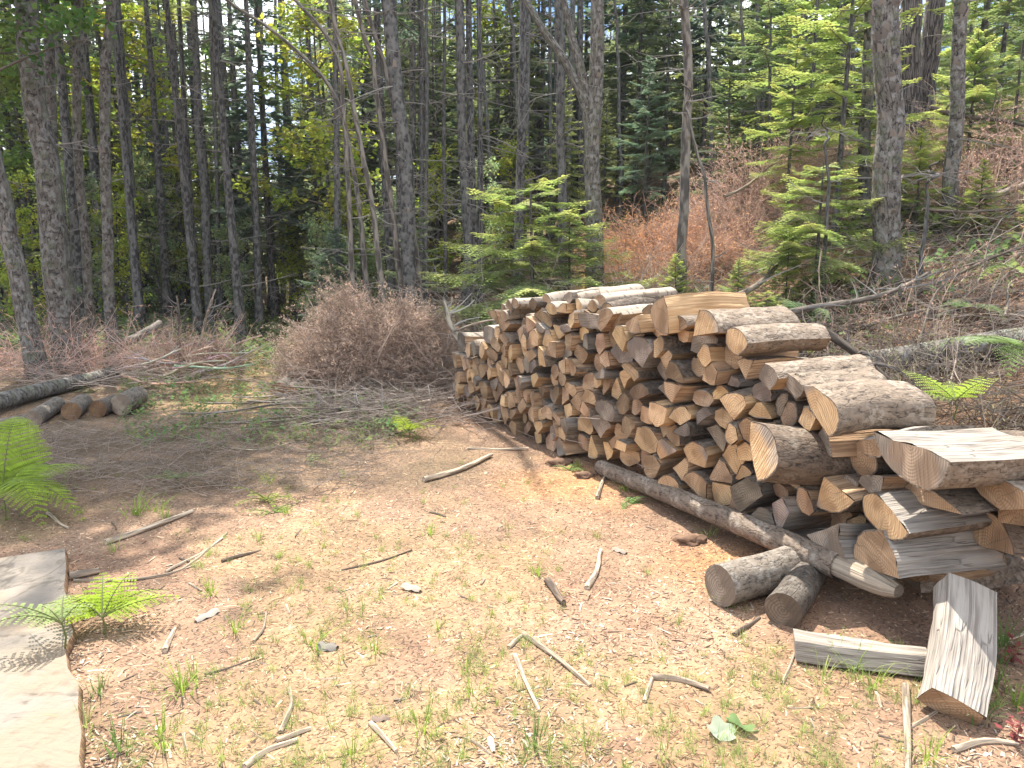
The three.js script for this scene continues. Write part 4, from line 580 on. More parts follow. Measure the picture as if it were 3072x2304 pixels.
const midFir = [0, 1, 2].map((k) => conifer({ h: 7, r: 0.06, rows: 16, sides: 7, dead: 22, deadL: 0.7, tw: 1.2, crownAt: 1.2 + 0.6 * k, boughs: 90, spread: 1.3, step: 0.07, dbl: 1, droop: 0.22, lift: 0.18, width: 0.42, bare: 0.2, col: [1, 1, 1], rise0: -0.25, rise1: 0.5 }));
const tallSpruce = [0, 1, 2].map((k) => conifer({ h: 11 + k, r: 0.10, rows: 18, sides: 8, dead: 30, deadL: 1.1, tw: 1.8, crownAt: 4 + k * 0.8, boughs: 64, spread: 1.3, step: 0.1, dbl: 1, droop: 0.25, lift: 0.15, width: 0.4, bare: 0.15, col: [1, 1, 1], rise0: -0.2, rise1: 0.5 }));
const softPine = [0, 1].map(() => conifer({ h: 10, r: 0.11, rows: 16, sides: 8, dead: 20, deadL: 1.2, tw: 1.6, crownAt: 2.6, boughs: 70, spread: 2.0, step: 0.075, fine: 0.075, droop: 0.05, lift: 0.2, width: 0.3, bare: 0.35, col: [1, 1, 1], rise0: 0.05, rise1: 0.6, shape: (f) => (0.55 + 0.8 * f) * Math.pow(1 - f, 0.6) * 0.9 + 0.1 }));
const tint = (c) => leafy(c, 0.55);
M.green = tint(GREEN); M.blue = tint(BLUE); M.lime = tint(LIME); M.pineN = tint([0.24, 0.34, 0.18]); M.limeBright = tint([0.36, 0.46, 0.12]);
const place = (px, d) => { const x = (px - 1106) / F * d / Math.cos(PIT) * 0.99; return V(x, gy(x, -d) - 0.05, -d); };
// young firs on the right slope and below the forked tree: [label, px, depth, height, material, kind]
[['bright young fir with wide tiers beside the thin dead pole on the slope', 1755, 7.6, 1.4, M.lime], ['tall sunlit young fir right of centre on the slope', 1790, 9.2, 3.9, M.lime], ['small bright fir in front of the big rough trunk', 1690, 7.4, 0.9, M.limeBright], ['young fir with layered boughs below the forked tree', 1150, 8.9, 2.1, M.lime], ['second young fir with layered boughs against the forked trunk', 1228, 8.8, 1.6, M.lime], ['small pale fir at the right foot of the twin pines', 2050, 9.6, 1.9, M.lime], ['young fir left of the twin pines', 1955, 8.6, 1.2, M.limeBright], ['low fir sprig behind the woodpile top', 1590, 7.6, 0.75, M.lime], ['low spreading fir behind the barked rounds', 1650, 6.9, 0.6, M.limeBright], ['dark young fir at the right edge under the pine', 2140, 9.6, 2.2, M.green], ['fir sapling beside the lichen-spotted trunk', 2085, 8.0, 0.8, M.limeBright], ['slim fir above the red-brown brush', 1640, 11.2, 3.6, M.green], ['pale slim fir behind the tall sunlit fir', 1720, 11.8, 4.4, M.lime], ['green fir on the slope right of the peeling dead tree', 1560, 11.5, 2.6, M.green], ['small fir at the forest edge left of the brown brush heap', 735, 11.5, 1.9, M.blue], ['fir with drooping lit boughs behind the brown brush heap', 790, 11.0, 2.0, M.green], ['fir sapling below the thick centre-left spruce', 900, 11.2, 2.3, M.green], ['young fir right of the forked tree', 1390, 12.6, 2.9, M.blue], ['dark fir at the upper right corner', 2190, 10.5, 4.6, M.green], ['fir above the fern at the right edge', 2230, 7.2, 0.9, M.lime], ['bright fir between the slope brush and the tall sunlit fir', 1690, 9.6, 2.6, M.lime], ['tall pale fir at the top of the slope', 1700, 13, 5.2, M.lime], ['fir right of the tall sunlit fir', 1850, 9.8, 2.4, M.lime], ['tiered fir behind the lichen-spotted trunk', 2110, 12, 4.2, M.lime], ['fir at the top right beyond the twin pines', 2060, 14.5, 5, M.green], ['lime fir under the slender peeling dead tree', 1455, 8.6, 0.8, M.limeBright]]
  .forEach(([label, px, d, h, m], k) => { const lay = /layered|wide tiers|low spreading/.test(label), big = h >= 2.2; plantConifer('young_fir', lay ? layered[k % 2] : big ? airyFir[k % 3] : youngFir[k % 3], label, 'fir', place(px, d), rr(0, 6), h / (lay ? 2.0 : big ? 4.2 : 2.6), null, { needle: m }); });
// middle distance
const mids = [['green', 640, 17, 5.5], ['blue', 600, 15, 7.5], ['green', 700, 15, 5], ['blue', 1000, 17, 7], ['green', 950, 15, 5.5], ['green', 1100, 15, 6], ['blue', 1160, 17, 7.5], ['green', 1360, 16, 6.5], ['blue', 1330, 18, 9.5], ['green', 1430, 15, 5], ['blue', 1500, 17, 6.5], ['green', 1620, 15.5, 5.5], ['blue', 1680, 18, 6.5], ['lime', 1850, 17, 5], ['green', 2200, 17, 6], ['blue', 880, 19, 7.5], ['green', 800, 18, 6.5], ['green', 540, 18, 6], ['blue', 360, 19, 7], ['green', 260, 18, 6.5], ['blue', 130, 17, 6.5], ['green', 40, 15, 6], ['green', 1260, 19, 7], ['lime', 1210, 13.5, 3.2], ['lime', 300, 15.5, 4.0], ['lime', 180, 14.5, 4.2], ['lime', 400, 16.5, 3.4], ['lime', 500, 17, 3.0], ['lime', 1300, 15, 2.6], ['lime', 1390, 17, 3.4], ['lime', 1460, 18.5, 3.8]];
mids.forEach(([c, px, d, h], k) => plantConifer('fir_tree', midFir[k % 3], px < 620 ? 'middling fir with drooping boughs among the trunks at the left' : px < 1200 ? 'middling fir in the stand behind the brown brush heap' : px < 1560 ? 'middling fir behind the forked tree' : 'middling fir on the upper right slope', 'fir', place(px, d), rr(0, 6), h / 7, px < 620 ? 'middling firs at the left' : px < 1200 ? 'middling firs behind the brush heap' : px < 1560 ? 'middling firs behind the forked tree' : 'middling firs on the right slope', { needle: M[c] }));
plantConifer('white_pine', softPine[0], 'soft-needled pale green pine left of the sky gap', 'pine', place(470, 19.5), 1, 1.2, null, { needle: M.pineN, trunk: M.spruce });
plantConifer('white_pine', softPine[1], 'soft-needled pine behind the tall thin spruce', 'pine', place(390, 21), 2, 1.15, null, { needle: M.pineN, trunk: M.spruce });
plantConifer('white_pine', softPine[0], 'soft-needled pine far behind the thick centre-left spruce', 'pine', place(800, 20), 4, 1.1, null, { needle: M.pineN, trunk: M.spruce });
{ // slim bare spruces filling the stand
  const spots = []; for (let k = 0; k < 900 && spots.length < 124; k++) { const d = rr(11.8, 24), px = rr(-160, 1290); if (px > 560 && px < 660 && d < 17) continue; const p = place(px, d); if (spots.some((q) => q.distanceTo(p) < 0.42)) continue; p.px = px; spots.push(p); }
  spots.forEach((p, k) => plantConifer('spruce_tree', p.px > 930 || (p.px > 500 && p.px < 700) || k % 6 ? bareOf(slimBare[k % 4]) : slimBare[k % 4], p.px < 640 ? 'slim twiggy spruce deeper in the dense stand left of the track' : p.px < 1000 ? 'slim twiggy spruce deeper in the stand behind the brown brush heap' : 'slim twiggy spruce deeper in the stand left of the forked tree', 'tree', p, rr(0, 6), rr(0.85, 1.25), p.px < 640 ? 'slim twiggy spruces left of the track' : p.px < 1000 ? 'slim twiggy spruces behind the brush heap' : 'slim twiggy spruces left of the forked tree', { needle: pick([M.green, M.blue, M.lime]) }));
}
// far stand
{
  const spots = []; for (let k = 0; k < 400 && spots.length < 46; k++) { const d = rr(15, 36), px = rr(-250, 2460); if (px > 510 && px < 700) continue; if (px > 1330 && px < 1420 && d < 30) continue; const p = place(px, d); if (spots.some((q) => q.distanceTo(p) < 1.1)) continue; spots.push(p); p.px = px; }
  spots.forEach((p, k) => { const l = p.px < 700, d = -p.z; plantConifer('spruce_tree', tallSpruce[k % 3], l ? 'dark spruce with bare lower trunk in the deep woods at the left' : p.px < 1350 ? 'dark spruce with bare lower trunk in the deep woods at the centre' : 'dark spruce with bare lower trunk on the far right slope', 'tree', p, rr(0, 6), (1.5 - p.y + d * rr(0.13, 0.26)) / 12, l ? 'spruces in the deep woods at the left' : p.px < 1350 ? 'spruces in the deep woods at the centre' : 'spruces on the far right slope', { needle: pick([M.green, M.blue, M.green, M.pineN]) }); });
}
const leafTrees = [0, 1, 2].map((k) => ({ crown: leafCrown({ limbs: 20, from: -1.5, to: 2.8, spread: 1.5, shoots: 4, leaves: 12, size: 0.11, col: [1, 1, 1] }), stem: (() => { const g = new MB(), p = []; for (let j = 0; j <= 10; j++) p.push(V(0.1 * Math.sin(j + k), -0.2 + j * 0.62, 0.1 * Math.cos(j * 0.8))); g.tube(p, p.map((_, j) => 0.055 * (1 - 0.8 * j / 10)), 8, false); return g.geo(); })() }));
M.leafYellow = leafy([0.42, 0.48, 0.07], 0.6); M.leafGreen = leafy([0.24, 0.34, 0.08], 0.6); M.leafPale = leafy([0.36, 0.44, 0.20], 0.6);
[['yellow-green broadleaf tree above the slim spruces at the left', 300, 14.5, 1, M.leafYellow], ['yellow-green broadleaf tree left of centre by the leaning stems', 715, 14, 0.95, M.leafYellow], ['broadleaf tree with light leaves at the left edge', 20, 13, 1, M.leafGreen], ['broadleaf tree behind the biggest left trunk', 130, 14, 1.05, M.leafGreen], ['pale broadleaf tree at the top right of centre', 1400, 22, 1.5, M.leafPale], ['yellowish broadleaf tree behind the centre spruce', 1070, 17, 1.05, M.leafYellow], ['pale broadleaf tree behind the slender peeling dead tree', 1560, 21, 1.45, M.leafPale], ['broadleaf tree behind the twin pines', 2040, 18, 1.0, M.leafGreen], ['small broadleaf tree left of the sky gap', 500, 20, 1.0, M.leafGreen], ['broadleaf tree above the thick centre-left spruce', 900, 18, 1.2, M.leafPale], ['broadleaf tree at the upper right behind the young firs', 1760, 20, 1.3, M.leafPale], ['far left broadleaf tree behind the edge trunk', -60, 15, 1.1, M.leafGreen], ['broadleaf tree right of the light mottled trunk', 260, 19, 1.3, M.leafPale]]
  .forEach(([label, px, d, s, m], k) => { const t = thing('broadleaf_tree', label, 'tree', place(px, d)); const L = leafTrees[k % 3]; part('trunk', L.stem, M.spruce, t); const b = part('branches', L.crown.branches, M.wood, t), c = part('crown', L.crown.leaves, m, t); b.position.y = c.position.y = 3.6; t.rotation.y = rr(0, 6); t.scale.setScalar(s); });
{ // tall sunlit crowns far behind the trunks
  R = rngOf(990);
  const spots = []; for (let k = 0; k < 600 && spots.length < 74; k++) { const d = rr(23, 40), px = rr(-150, 2350); if ((px > 525 && px < 665) || (px > 1330 && px < 1400)) continue; const p = place(px, d); if (spots.some((q) => q.distanceTo(p) < 1.7)) continue; p.px = px; spots.push(p); }
  spots.forEach((p, k) => {
    const d = -p.z, top = Math.max(4, 1.5 - p.y + d * rr(0.2, 0.34)), side = p.px < 700 ? 'left' : p.px < 1350 ? 'centre' : 'right';
    if (k % 5 < 3) plantConifer('fir_tree', midFir[k % 3], `tall sunlit fir far back in the woods at the ${side}`, 'fir', p, rr(0, 6), top / 7, `tall sunlit firs far back at the ${side}`, { needle: pick([M.green, M.lime, M.pineN, M.lime]) });
    else { const t = thing('broadleaf_tree', `tall light-leaved broadleaf tree far back in the woods at the ${side}`, 'tree', p, `tall light-leaved trees far back at the ${side}`), L = leafTrees[k % 3]; part('trunk', L.stem, M.spruce, t); const b = part('branches', L.crown.branches, M.wood, t), e = part('crown', L.crown.leaves, pick([M.leafPale, M.leafYellow, M.leafPale, M.leafGreen]), t); b.position.y = e.position.y = 3.6; t.rotation.y = rr(0, 6); t.scale.setScalar(top / 6.6); }
  });
}
[[60, 11.5, 0.5], [190, 12.5, 0.55], [275, 13, 0.5], [345, 14.5, 0.6], [440, 15.5, 0.62], [515, 14, 0.45], [640, 15.5, 0.5], [705, 13, 0.45], [760, 14.5, 0.55], [850, 13.5, 0.5], [945, 14, 0.55], [1040, 13, 0.5], [1110, 14, 0.5], [-40, 12, 0.55]].forEach(([px, d, s], k) => { const t = thing('broadleaf_sapling', px < 640 ? 'leafy pale-green sapling low between the trunks left of the track' : 'leafy pale-green sapling low between the trunks behind the brush heap', 'sapling', place(px, d).add(V(0, -0.9, 0)), px < 640 ? 'leafy saplings left of the track' : 'leafy saplings behind the brush heap'), L = leafTrees[k % 3]; part('stem', L.stem, M.spruce, t); const b = part('branches', L.crown.branches, M.wood, t), e = part('crown', L.crown.leaves, k % 2 ? M.leafPale : M.leafYellow, t); b.position.y = e.position.y = 3.6; t.rotation.y = rr(0, 6); t.scale.set(s * 0.8, s, s * 0.8); });

// ---------- brush, slash and undergrowth ----------
R = rngOf(1010);
function brushHeap(label, c, rx, rz, h, n, wood, leafC, o = {}) {
  const t = thing(o.name || 'brush_heap', label, 'brush heap', c.clone()), W = new MB(), N = new MB();
  for (let k = 0; k < n; k++) {
    const a = rr(0, 6.283), q = Math.sqrt(R()), hh = h * Math.pow(Math.max(0, 1 - q * q), 0.5), b = V(Math.cos(a) * rx * q, 0, Math.sin(a) * rz * q); b.y = gy(c.x + b.x, c.z + b.z) - c.y + hh * Math.pow(R(), 0.45) * (0.62 + 0.72 * vnoise(b.x * 2.6 + 9, b.z * 2.6 + 9, 0, 0, 2)) - 0.03;
    const d = V(Math.cos(a) * (0.6 + (o.dx || 0)), rr(-0.25, 0.6), Math.sin(a) * 0.6).add(rndDir().multiplyScalar(0.8)).normalize(), L = rr(0.18, 0.5) * (o.len || 1), tone = rr(0.6, 1.4);
    W.col = wood.map((x) => x * tone); const p = twig(W, b, d, L, rr(0.002, 0.005), 0.45, 3, 4);
    for (let s = 0; s < 4; s++) { const j = 1 + (s % 4), d2 = d.clone().add(rndDir().multiplyScalar(0.9)).normalize(), l2 = L * rr(0.25, 0.5); const p2 = twig(W, p[j], d2, l2, 0.002, 0.4, 3, 2); const nt = rr(0.6, 1.35); for (let z = 0; z < (o.needles || 5); z++) { const f = pick(p2).clone().add(rndDir().multiplyScalar(0.02)); const e = rndDir().add(d2).normalize(); const y = nt * rr(0.85, 1.15); N.col = leafC.map((x) => x * y); N.leaf(f, e, V().crossVectors(e, rndDir()).normalize(), rr(0.015, 0.04), rr(0.0018, 0.004)); } }
  }
  const B = new MB(); for (let k = 0; k < Math.round(n / 110) + 2; k++) { const a = rr(0, 6.283), q = rr(0.1, 0.9), b = V(Math.cos(a) * rx * q, h * rr(0.1, 0.75) * (1 - q * q), Math.sin(a) * rz * q), c0 = rr(0.7, 1.5); b.y += gy(c.x + b.x, c.z + b.z) - c.y; B.col = wood.map((x) => x * c0); const dd = V(Math.cos(a + rr(-1, 1)), rr(-0.1, 0.9), Math.sin(a + rr(-1, 1))).normalize(), p = twig(B, b, dd, rr(0.35, 0.8), rr(0.006, 0.012), 0.5, 5, 5); for (let s = 1; s < 5; s++) twig(B, p[s], dd.clone().add(rndDir()).normalize(), rr(0.12, 0.3), 0.004, 0.4, 4, 3); } part('stout_branches', B.geo(), M.deadTwig, t);
  part('dead_twigs', W.geo(), M.deadTwig, t); if (N.i.length) part('dead_needles', N.geo(), M.deadNeedle, t);
  for (const m of t.children) m.userData.kind = 'stuff';
  return t;
}
const onG = (px, d) => { const p = place(px, d); p.y = gy(p.x, p.z); return p; };
brushHeap('rounded heap of dead brown conifer boughs beside the track', onG(815, 8.2), 0.8, 0.6, 1.02, 2300, [0.31, 0.23, 0.18], [0.47, 0.345, 0.26], { needles: 12, len: 0.58 });
brushHeap('low left shoulder of brown dead boughs against the rounded heap', onG(690, 8.5), 0.42, 0.45, 0.64, 520, [0.32, 0.24, 0.185], [0.48, 0.36, 0.27], { needles: 12, len: 0.58 });
brushHeap('orange-red dead fir top lying right of the forked tree', onG(1385, 10.2), 0.75, 0.6, 0.85, 800, [0.493, 0.304, 0.217], [0.720, 0.378, 0.168], { needles: 7 });
brushHeap('pink-brown dead bough heap on the slope behind the peeling dead tree', onG(1625, 10.4), 1.2, 0.8, 1.2, 1400, [0.522, 0.362, 0.290], [0.720, 0.490, 0.364], { needles: 5 });
brushHeap('rusty dead bough heap low behind the woodpile top', onG(1510, 9.5), 0.6, 0.5, 0.6, 480, [0.493, 0.319, 0.232], [0.720, 0.420, 0.238], { needles: 6 });
brushHeap('reddish-brown brush at the right edge of the slope', onG(2170, 8.8), 0.95, 0.8, 0.75, 700, [0.493, 0.348, 0.275], [0.720, 0.462, 0.336], { needles: 5 });
brushHeap('brown brush behind the lichen-spotted trunk', onG(2030, 10.2), 0.9, 0.7, 0.8, 600, [0.493, 0.362, 0.290], [0.720, 0.476, 0.350], { needles: 5 });
brushHeap('low tangle of reddish dead twigs at the foot of the left trees', onG(90, 8.9), 1.0, 0.5, 0.25, 320, [0.522, 0.362, 0.290], [0.672, 0.378, 0.280], { needles: 4, len: 1.4 });
brushHeap('bleached branch pile at the edge of the woods left of the track', onG(390, 9.3), 0.7, 0.5, 0.34, 200, [0.522, 0.392, 0.319], [0.504, 0.308, 0.210], { needles: 5, len: 1.1 });
brushHeap('dark brown dead boughs right of the bleached branch pile', onG(405, 9.2), 0.4, 0.35, 0.3, 240, [0.319, 0.225, 0.174], [0.448, 0.266, 0.189], { needles: 5 });
brushHeap('grey twig tangle behind the far end of the woodpile', onG(1090, 8.6), 0.9, 0.6, 0.6, 420, [0.348, 0.297, 0.261], [0.336, 0.252, 0.196], { needles: 1, len: 1.7 });
brushHeap('dead twig tangle at the foot of the forked tree', onG(1300, 8.9), 0.9, 0.5, 0.5, 380, [0.493, 0.392, 0.319], [0.420, 0.280, 0.210], { needles: 1, len: 1.6 });
brushHeap('dark twig tangle on the shaded bank behind the barked rounds', onG(1820, 5.9), 0.9, 0.8, 0.16, 260, [0.275, 0.210, 0.167], [0.280, 0.280, 0.140], { needles: 4, len: 1.2 });
brushHeap('grey twig tangle behind the near end under the bright fern', onG(2080, 4.9), 0.75, 0.7, 0.18, 240, [0.290, 0.232, 0.189], [0.308, 0.280, 0.154], { needles: 4, len: 1.1 });
brushHeap('brown branch tangle on the bank below the big rough trunk', onG(1930, 6.6), 1.2, 0.7, 0.2, 300, [0.435, 0.312, 0.239], [0.560, 0.350, 0.252], { needles: 6, len: 1.0 });
// larger branches lying about, each its own thing
const branchM = M.deadStem;
function branch(label, a, b, r, o = {}) {
  const t = thing(o.name || 'fallen_branch', label, o.cat || 'branch', a.clone(), o.group), n = o.n || 7, g = new MB(), p = wob(V(), b.clone().sub(a), n, o.bend ?? 0.03, o.sag || 0); g.col = o.col || [1, 1, 1];
  g.tube(p, p.map((_, k) => r * (1 - (o.taper ?? 0.5) * k / n)), o.sides || 8, true, (q, k) => 1 + 0.18 * (hash2(q * 7 + k, Math.round(r * 1e4)) - 0.5)); part('stem', g.geo(), o.mat || branchM, t);
  if (o.twigs) { const w = new MB(); w.col = (o.col || [1, 1, 1]).map((x) => x * 0.24); for (let k = 0; k < o.twigs; k++) { const j = 1 + Math.floor(R() * (n - 1)), d = b.clone().sub(a).normalize().multiplyScalar(0.5).add(rndDir()).normalize(); d.y = Math.abs(d.y) * 0.6; twig(w, p[j], d, rr(0.12, 0.45) * (o.tl || 1), r * 0.35, 0.4, 3, 3); } part('side_twigs', w.geo(), M.deadTwig, t).userData.kind = 'stuff'; }
  return t;
}
R = rngOf(1111);
branch('dark limb slanting down behind the barked rounds', atDepth(1758, 700, 5.0), atDepth(1985, 868, 4.6), 0.032, { col: [0.45, 0.4, 0.36], twigs: 10 });
branch('long branch rising right from the barked rounds across the shaded bank', atDepth(1690, 692, 5.6), atDepth(2010, 590, 6.6), 0.028, { col: [0.75, 0.7, 0.65], twigs: 12 });
branch('grey branch crossing the bank up to the big rough trunk', atDepth(1560, 640, 6.5), atDepth(1730, 545, 8.5), 0.03, { col: [0.9, 0.82, 0.72], twigs: 8 });
branch('pale broken trunk lying beside the bright firs on the slope', atDepth(1890, 640 - 165, 8.4), atDepth(2060, 440, 9.4), 0.05, { twigs: 3, taper: 0.3 });
branch('bleached log on the slope by the right edge', atDepth(2120, 425, 8.0), atDepth(2240, 395, 8.2), 0.035, { col: [1.5, 1.4, 1.3], taper: 0.2 });
branch('bare dark branch reaching right from the twin pines', atDepth(2012, 232, 9.5), atDepth(2230, 278, 8.8), 0.035, { col: [0.5, 0.46, 0.42], twigs: 6 });
branch('thin pale pole on the slope behind the red-brown brush', atDepth(1560, 425, 9.2), atDepth(1690, 350, 10), 0.02, { col: [1.3, 1.15, 1.0] });
branch('horizontal dead stem at the right edge below the brush', atDepth(1990, 452, 7.4), atDepth(2240, 455, 7.6), 0.014, { col: [0.7, 0.6, 0.55], twigs: 5 });
branch('pale bent branch standing out at the far end of the woodpile', atDepth(1000, 745, 7.4), atDepth(955, 655, 7.9), 0.035, { col: [1.3, 1.25, 1.1], twigs: 4, taper: 0.3 });
branch('thin pole from the bent branch to the far top of the woodpile', atDepth(985, 712, 7.5), atDepth(1080, 688, 6.9), 0.012, { col: [1.4, 1.3, 1.2] });
branch('dead crooked snag standing in the bleached branch pile', onG(390, 9.2).add(V(0, 0.1, 0)), atDepth(378, 640, 9.4), 0.022, { col: [0.6, 0.5, 0.45], twigs: 8 });
branch('pale branch arching out of the bleached branch pile', onG(420, 9.2).add(V(0, 0.15, 0)), atDepth(465, 625, 9.5), 0.018, { col: [1.3, 1.15, 1.0], twigs: 8 });
branch('thick grey log end lying by the light mottled trunk', atDepth(260, 745, 9.4), atDepth(345, 700, 10), 0.06, { twigs: 0, taper: 0.2 });
for (let k = 0; k < 36; k++) { const px = rr(220, 470), d = rr(8.3, 10.2), p = onG(px, d), a = rr(-0.7, 0.9), L = rr(0.4, 1.1), q = p.clone().add(V(Math.cos(a) * L, 0, -Math.sin(a) * L * 0.6)); q.y = gy(q.x, q.z) + rr(0.02, 0.4); p.y += rr(0.02, 0.25); branch('bleached dead branch in the slash left of the track', p, q, rr(0.009, 0.022), { col: [rr(1.7, 2.9), rr(1.5, 2.6), rr(1.35, 2.3)], twigs: 3, tl: 0.7, bend: 0.05, group: 'bleached branches left of the track' }); }
for (let k = 0; k < 44; k++) { const px = rr(690, 1010), py = rr(800, 905) + (px - 700) * 0.02, p = G(px, py, 0.02), a = rr(0.15, 0.75), L = rr(0.6, 1.7), q = p.clone().add(V(Math.cos(a) * L, 0, -Math.sin(a) * L)); if ((q.x - 1.57) * 0.897 - (q.z + 2.9) * 0.443 > -0.05) { q.copy(p.clone().add(V(-Math.cos(a) * L, 0, Math.sin(a) * L * 0.7))); } q.y = gy(q.x, q.z) + rr(0.01, 0.18); p.y += rr(0, 0.08); const c = rr(1.1, 2.4); branch('pale slash stick between the brown heap and the far end of the woodpile', p, q, rr(0.006, 0.017), { col: [c, c * 0.93, c * 0.87], twigs: 2, bend: 0.03, group: 'slash sticks by the far end of the woodpile' }); }
for (let k = 0; k < 46; k++) { const px = rr(1520, 2240), d = rr(5.2, 9.5), p = onG(px, d); if ((p.x - 1.57) * 0.897 - (p.z + 2.9) * 0.443 < 0.75) continue; const a = rr(-0.6, 1.0), L = rr(0.6, 2.0), q = p.clone().add(V(Math.cos(a) * L, 0, -Math.sin(a) * L * 0.7)); q.y = gy(q.x, q.z) + rr(0.03, 0.5); p.y += rr(0.02, 0.2); const c = rr(0.5, 1.3); branch('dead branch among the slash on the bank behind the woodpile', p, q, rr(0.007, 0.02), { col: [c, c * 0.93, c * 0.86], twigs: 3, tl: 0.7, bend: 0.05, group: 'dead branches on the bank behind the woodpile' }); }
// slash twigs, too many to count
{
  const shapes = [0, 1, 2].map(() => { const g = new MB(); g.col = [1, 1, 1]; const p = twig(g, V(0, 0, 0), V(1, 0.05, 0).normalize(), 0.5, 0.004, 0.2, 3, 4); for (let k = 0; k < 4; k++) twig(g, p[1 + (k % 4)], V(0.6, rr(-0.1, 0.5), k % 2 ? 0.8 : -0.8).normalize(), rr(0.1, 0.24), 0.002, 0.3, 3, 2); return g.geo(); });
  const lists = [[], [], []], cols = [[], [], []];
  for (let k = 0; k < 10500; k++) {
    const zone = k < 7600 ? R() : 2; let p; if (zone === 2) { p = G(rr(-60, 900), rr(880, 1110)); if (p.z > -4.3 - 0.6 * R() || (p.x > -0.9 && p.z > -6) || (p.x < -3.2 && p.z < -6.2 && p.z > -8.6)) continue; } else
    if (zone < 0.62) { p = onG(rr(1000, 2400), Math.pow(R(), 0.7) * 11 + 3.2); const q = (p.x - 1.57) * 0.897 - (p.z + 2.9) * 0.443; if (q < 0.5) continue; }
    else if (zone < 0.84) { const x0 = rr(-150, 700), d0 = rr(8.0, 14); if (x0 > 440 && x0 < 660) continue; p = onG(x0, d0); } else p = onG(rr(670, 1120), rr(6.4, 10.5));
    if ((p.x - 1.57) * 0.897 - (p.z + 2.9) * 0.443 > -0.1 && (p.x - 1.57) * 0.897 - (p.z + 2.9) * 0.443 < 0.5 && p.z > -7) continue;
    const m = new THREE.Matrix4().compose(p.add(V(0, rr(0.0, 0.08), 0)), new THREE.Quaternion().setFromEuler(new THREE.Euler(rr(-0.3, 0.3), rr(0, 6.283), rr(-0.08, 0.22))), V(1, 1, 1).multiplyScalar(zone === 2 ? rr(0.15, 0.6) : rr(0.5, 1.5))), i = k % 3, c = rr(0.6, 1.5) * (zone < 0.62 && p.x > 1.5 && p.z > -7 ? 0.75 : zone === 2 ? 0.8 : 1);
    lists[i].push(m); cols[i].push(new THREE.Color().setRGB(0.34 * c, 0.27 * c, 0.215 * c));
  }
  lists.forEach((l, i) => stuff('twig_litter', shapes[i], M.deadTwig, l, 'dead twigs strewn over the bank, the woods floor and the slash', cols[i]));
}
// leafy undergrowth low in the woods and along the track
{
  const shapes = [0, 1].map((z) => { const g = new MB(); for (let k = 0; k < 16; k++) { const a = rr(0, 6.28), d = V(Math.cos(a), rr(0.15, 0.9), Math.sin(a)).normalize(), b = V(rr(-0.1, 0.1), rr(0, 0.18), rr(-0.1, 0.1)); const c = rr(0.75, 1.2); g.col = [c, c, c]; g.leaf(b, d, V().crossVectors(d, UP).normalize(), rr(0.04, 0.09), rr(0.012, 0.03), -0.05); } return g.geo(); });
  const l = [[], []], cl = [[], []];
  for (let k = 0; k < 3800; k++) { const z = R(); let p; if (z < 0.45) p = onG(rr(-200, 720), rr(9.5, 22)); else if (z < 0.62) p = onG(rr(250, 900), rr(5.6, 10)); else p = onG(rr(1000, 2350), rr(6.2, 16)); const q = (p.x - 1.57) * 0.897 - (p.z + 2.9) * 0.443; if (q > -0.2 && q < 0.6) continue; const s = (z > 0.45 && z < 0.62 ? rr(0.25, 0.7) : rr(0.5, 1.5)), c = rr(0.7, 1.3); l[k % 2].push(new THREE.Matrix4().compose(p, new THREE.Quaternion().setFromEuler(new THREE.Euler(0, rr(0, 6.28), 0)), V(s, s, s))); cl[k % 2].push(new THREE.Color().setRGB(0.15 * c * rr(0.8, 1.3), 0.22 * c, 0.07 * c)); }
  l.forEach((q, i) => stuff('undergrowth', shapes[i], M.leafM, q, 'small leafy plants low in the woods and along the track', cl[i]));
}
{ // far wood that reads as one mass
  const l = [], cl = []; for (let k = 0; k < 260; k++) { const d = rr(34, 62), p = onG(rr(-700, 2900), d); const ppx = 1106 + p.x / d * 1663; if ((ppx > 500 && ppx < 700) || (ppx > 1310 && ppx < 1430)) continue; const s = rr(0.65, 0.95); l.push(new THREE.Matrix4().compose(p.add(V(0, -1.2, 0)), new THREE.Quaternion().setFromEuler(new THREE.Euler(0, rr(0, 6.28), 0)), V(s, s, s))); const c = rr(0.8, 1.3); cl.push(new THREE.Color().setRGB(0.19 * c, 0.26 * c, 0.13 * c)); }
  { const l2 = [], c2 = []; for (let k = 0; k < 420; k++) { const d = rr(19, 46), px = rr(-500, 2700); if (px > 570 && px < 640 && d < 26) continue; const p = onG(px, d), s = rr(0.5, 1.0); l2.push(new THREE.Matrix4().compose(p.add(V(0, -0.8, 0)), new THREE.Quaternion().setFromEuler(new THREE.Euler(0, rr(0, 6.28), 0)), V(s * 1.3, s, s * 1.3))); const c = rr(0.8, 1.3); c2.push(new THREE.Color().setRGB(0.20 * c, 0.27 * c, 0.11 * c)); } stuff('far_thicket', midFir[0].needles, M.needle, l2, 'thicket of low firs far back between the trunks', c2); }
  const t = tallSpruce[1]; stuff('far_forest', t.needles, M.needle, l, 'hazy mass of distant conifers closing the view', cl); stuff('far_forest', t.trunk, M.spruce, l, 'trunks of the distant conifer mass');
}

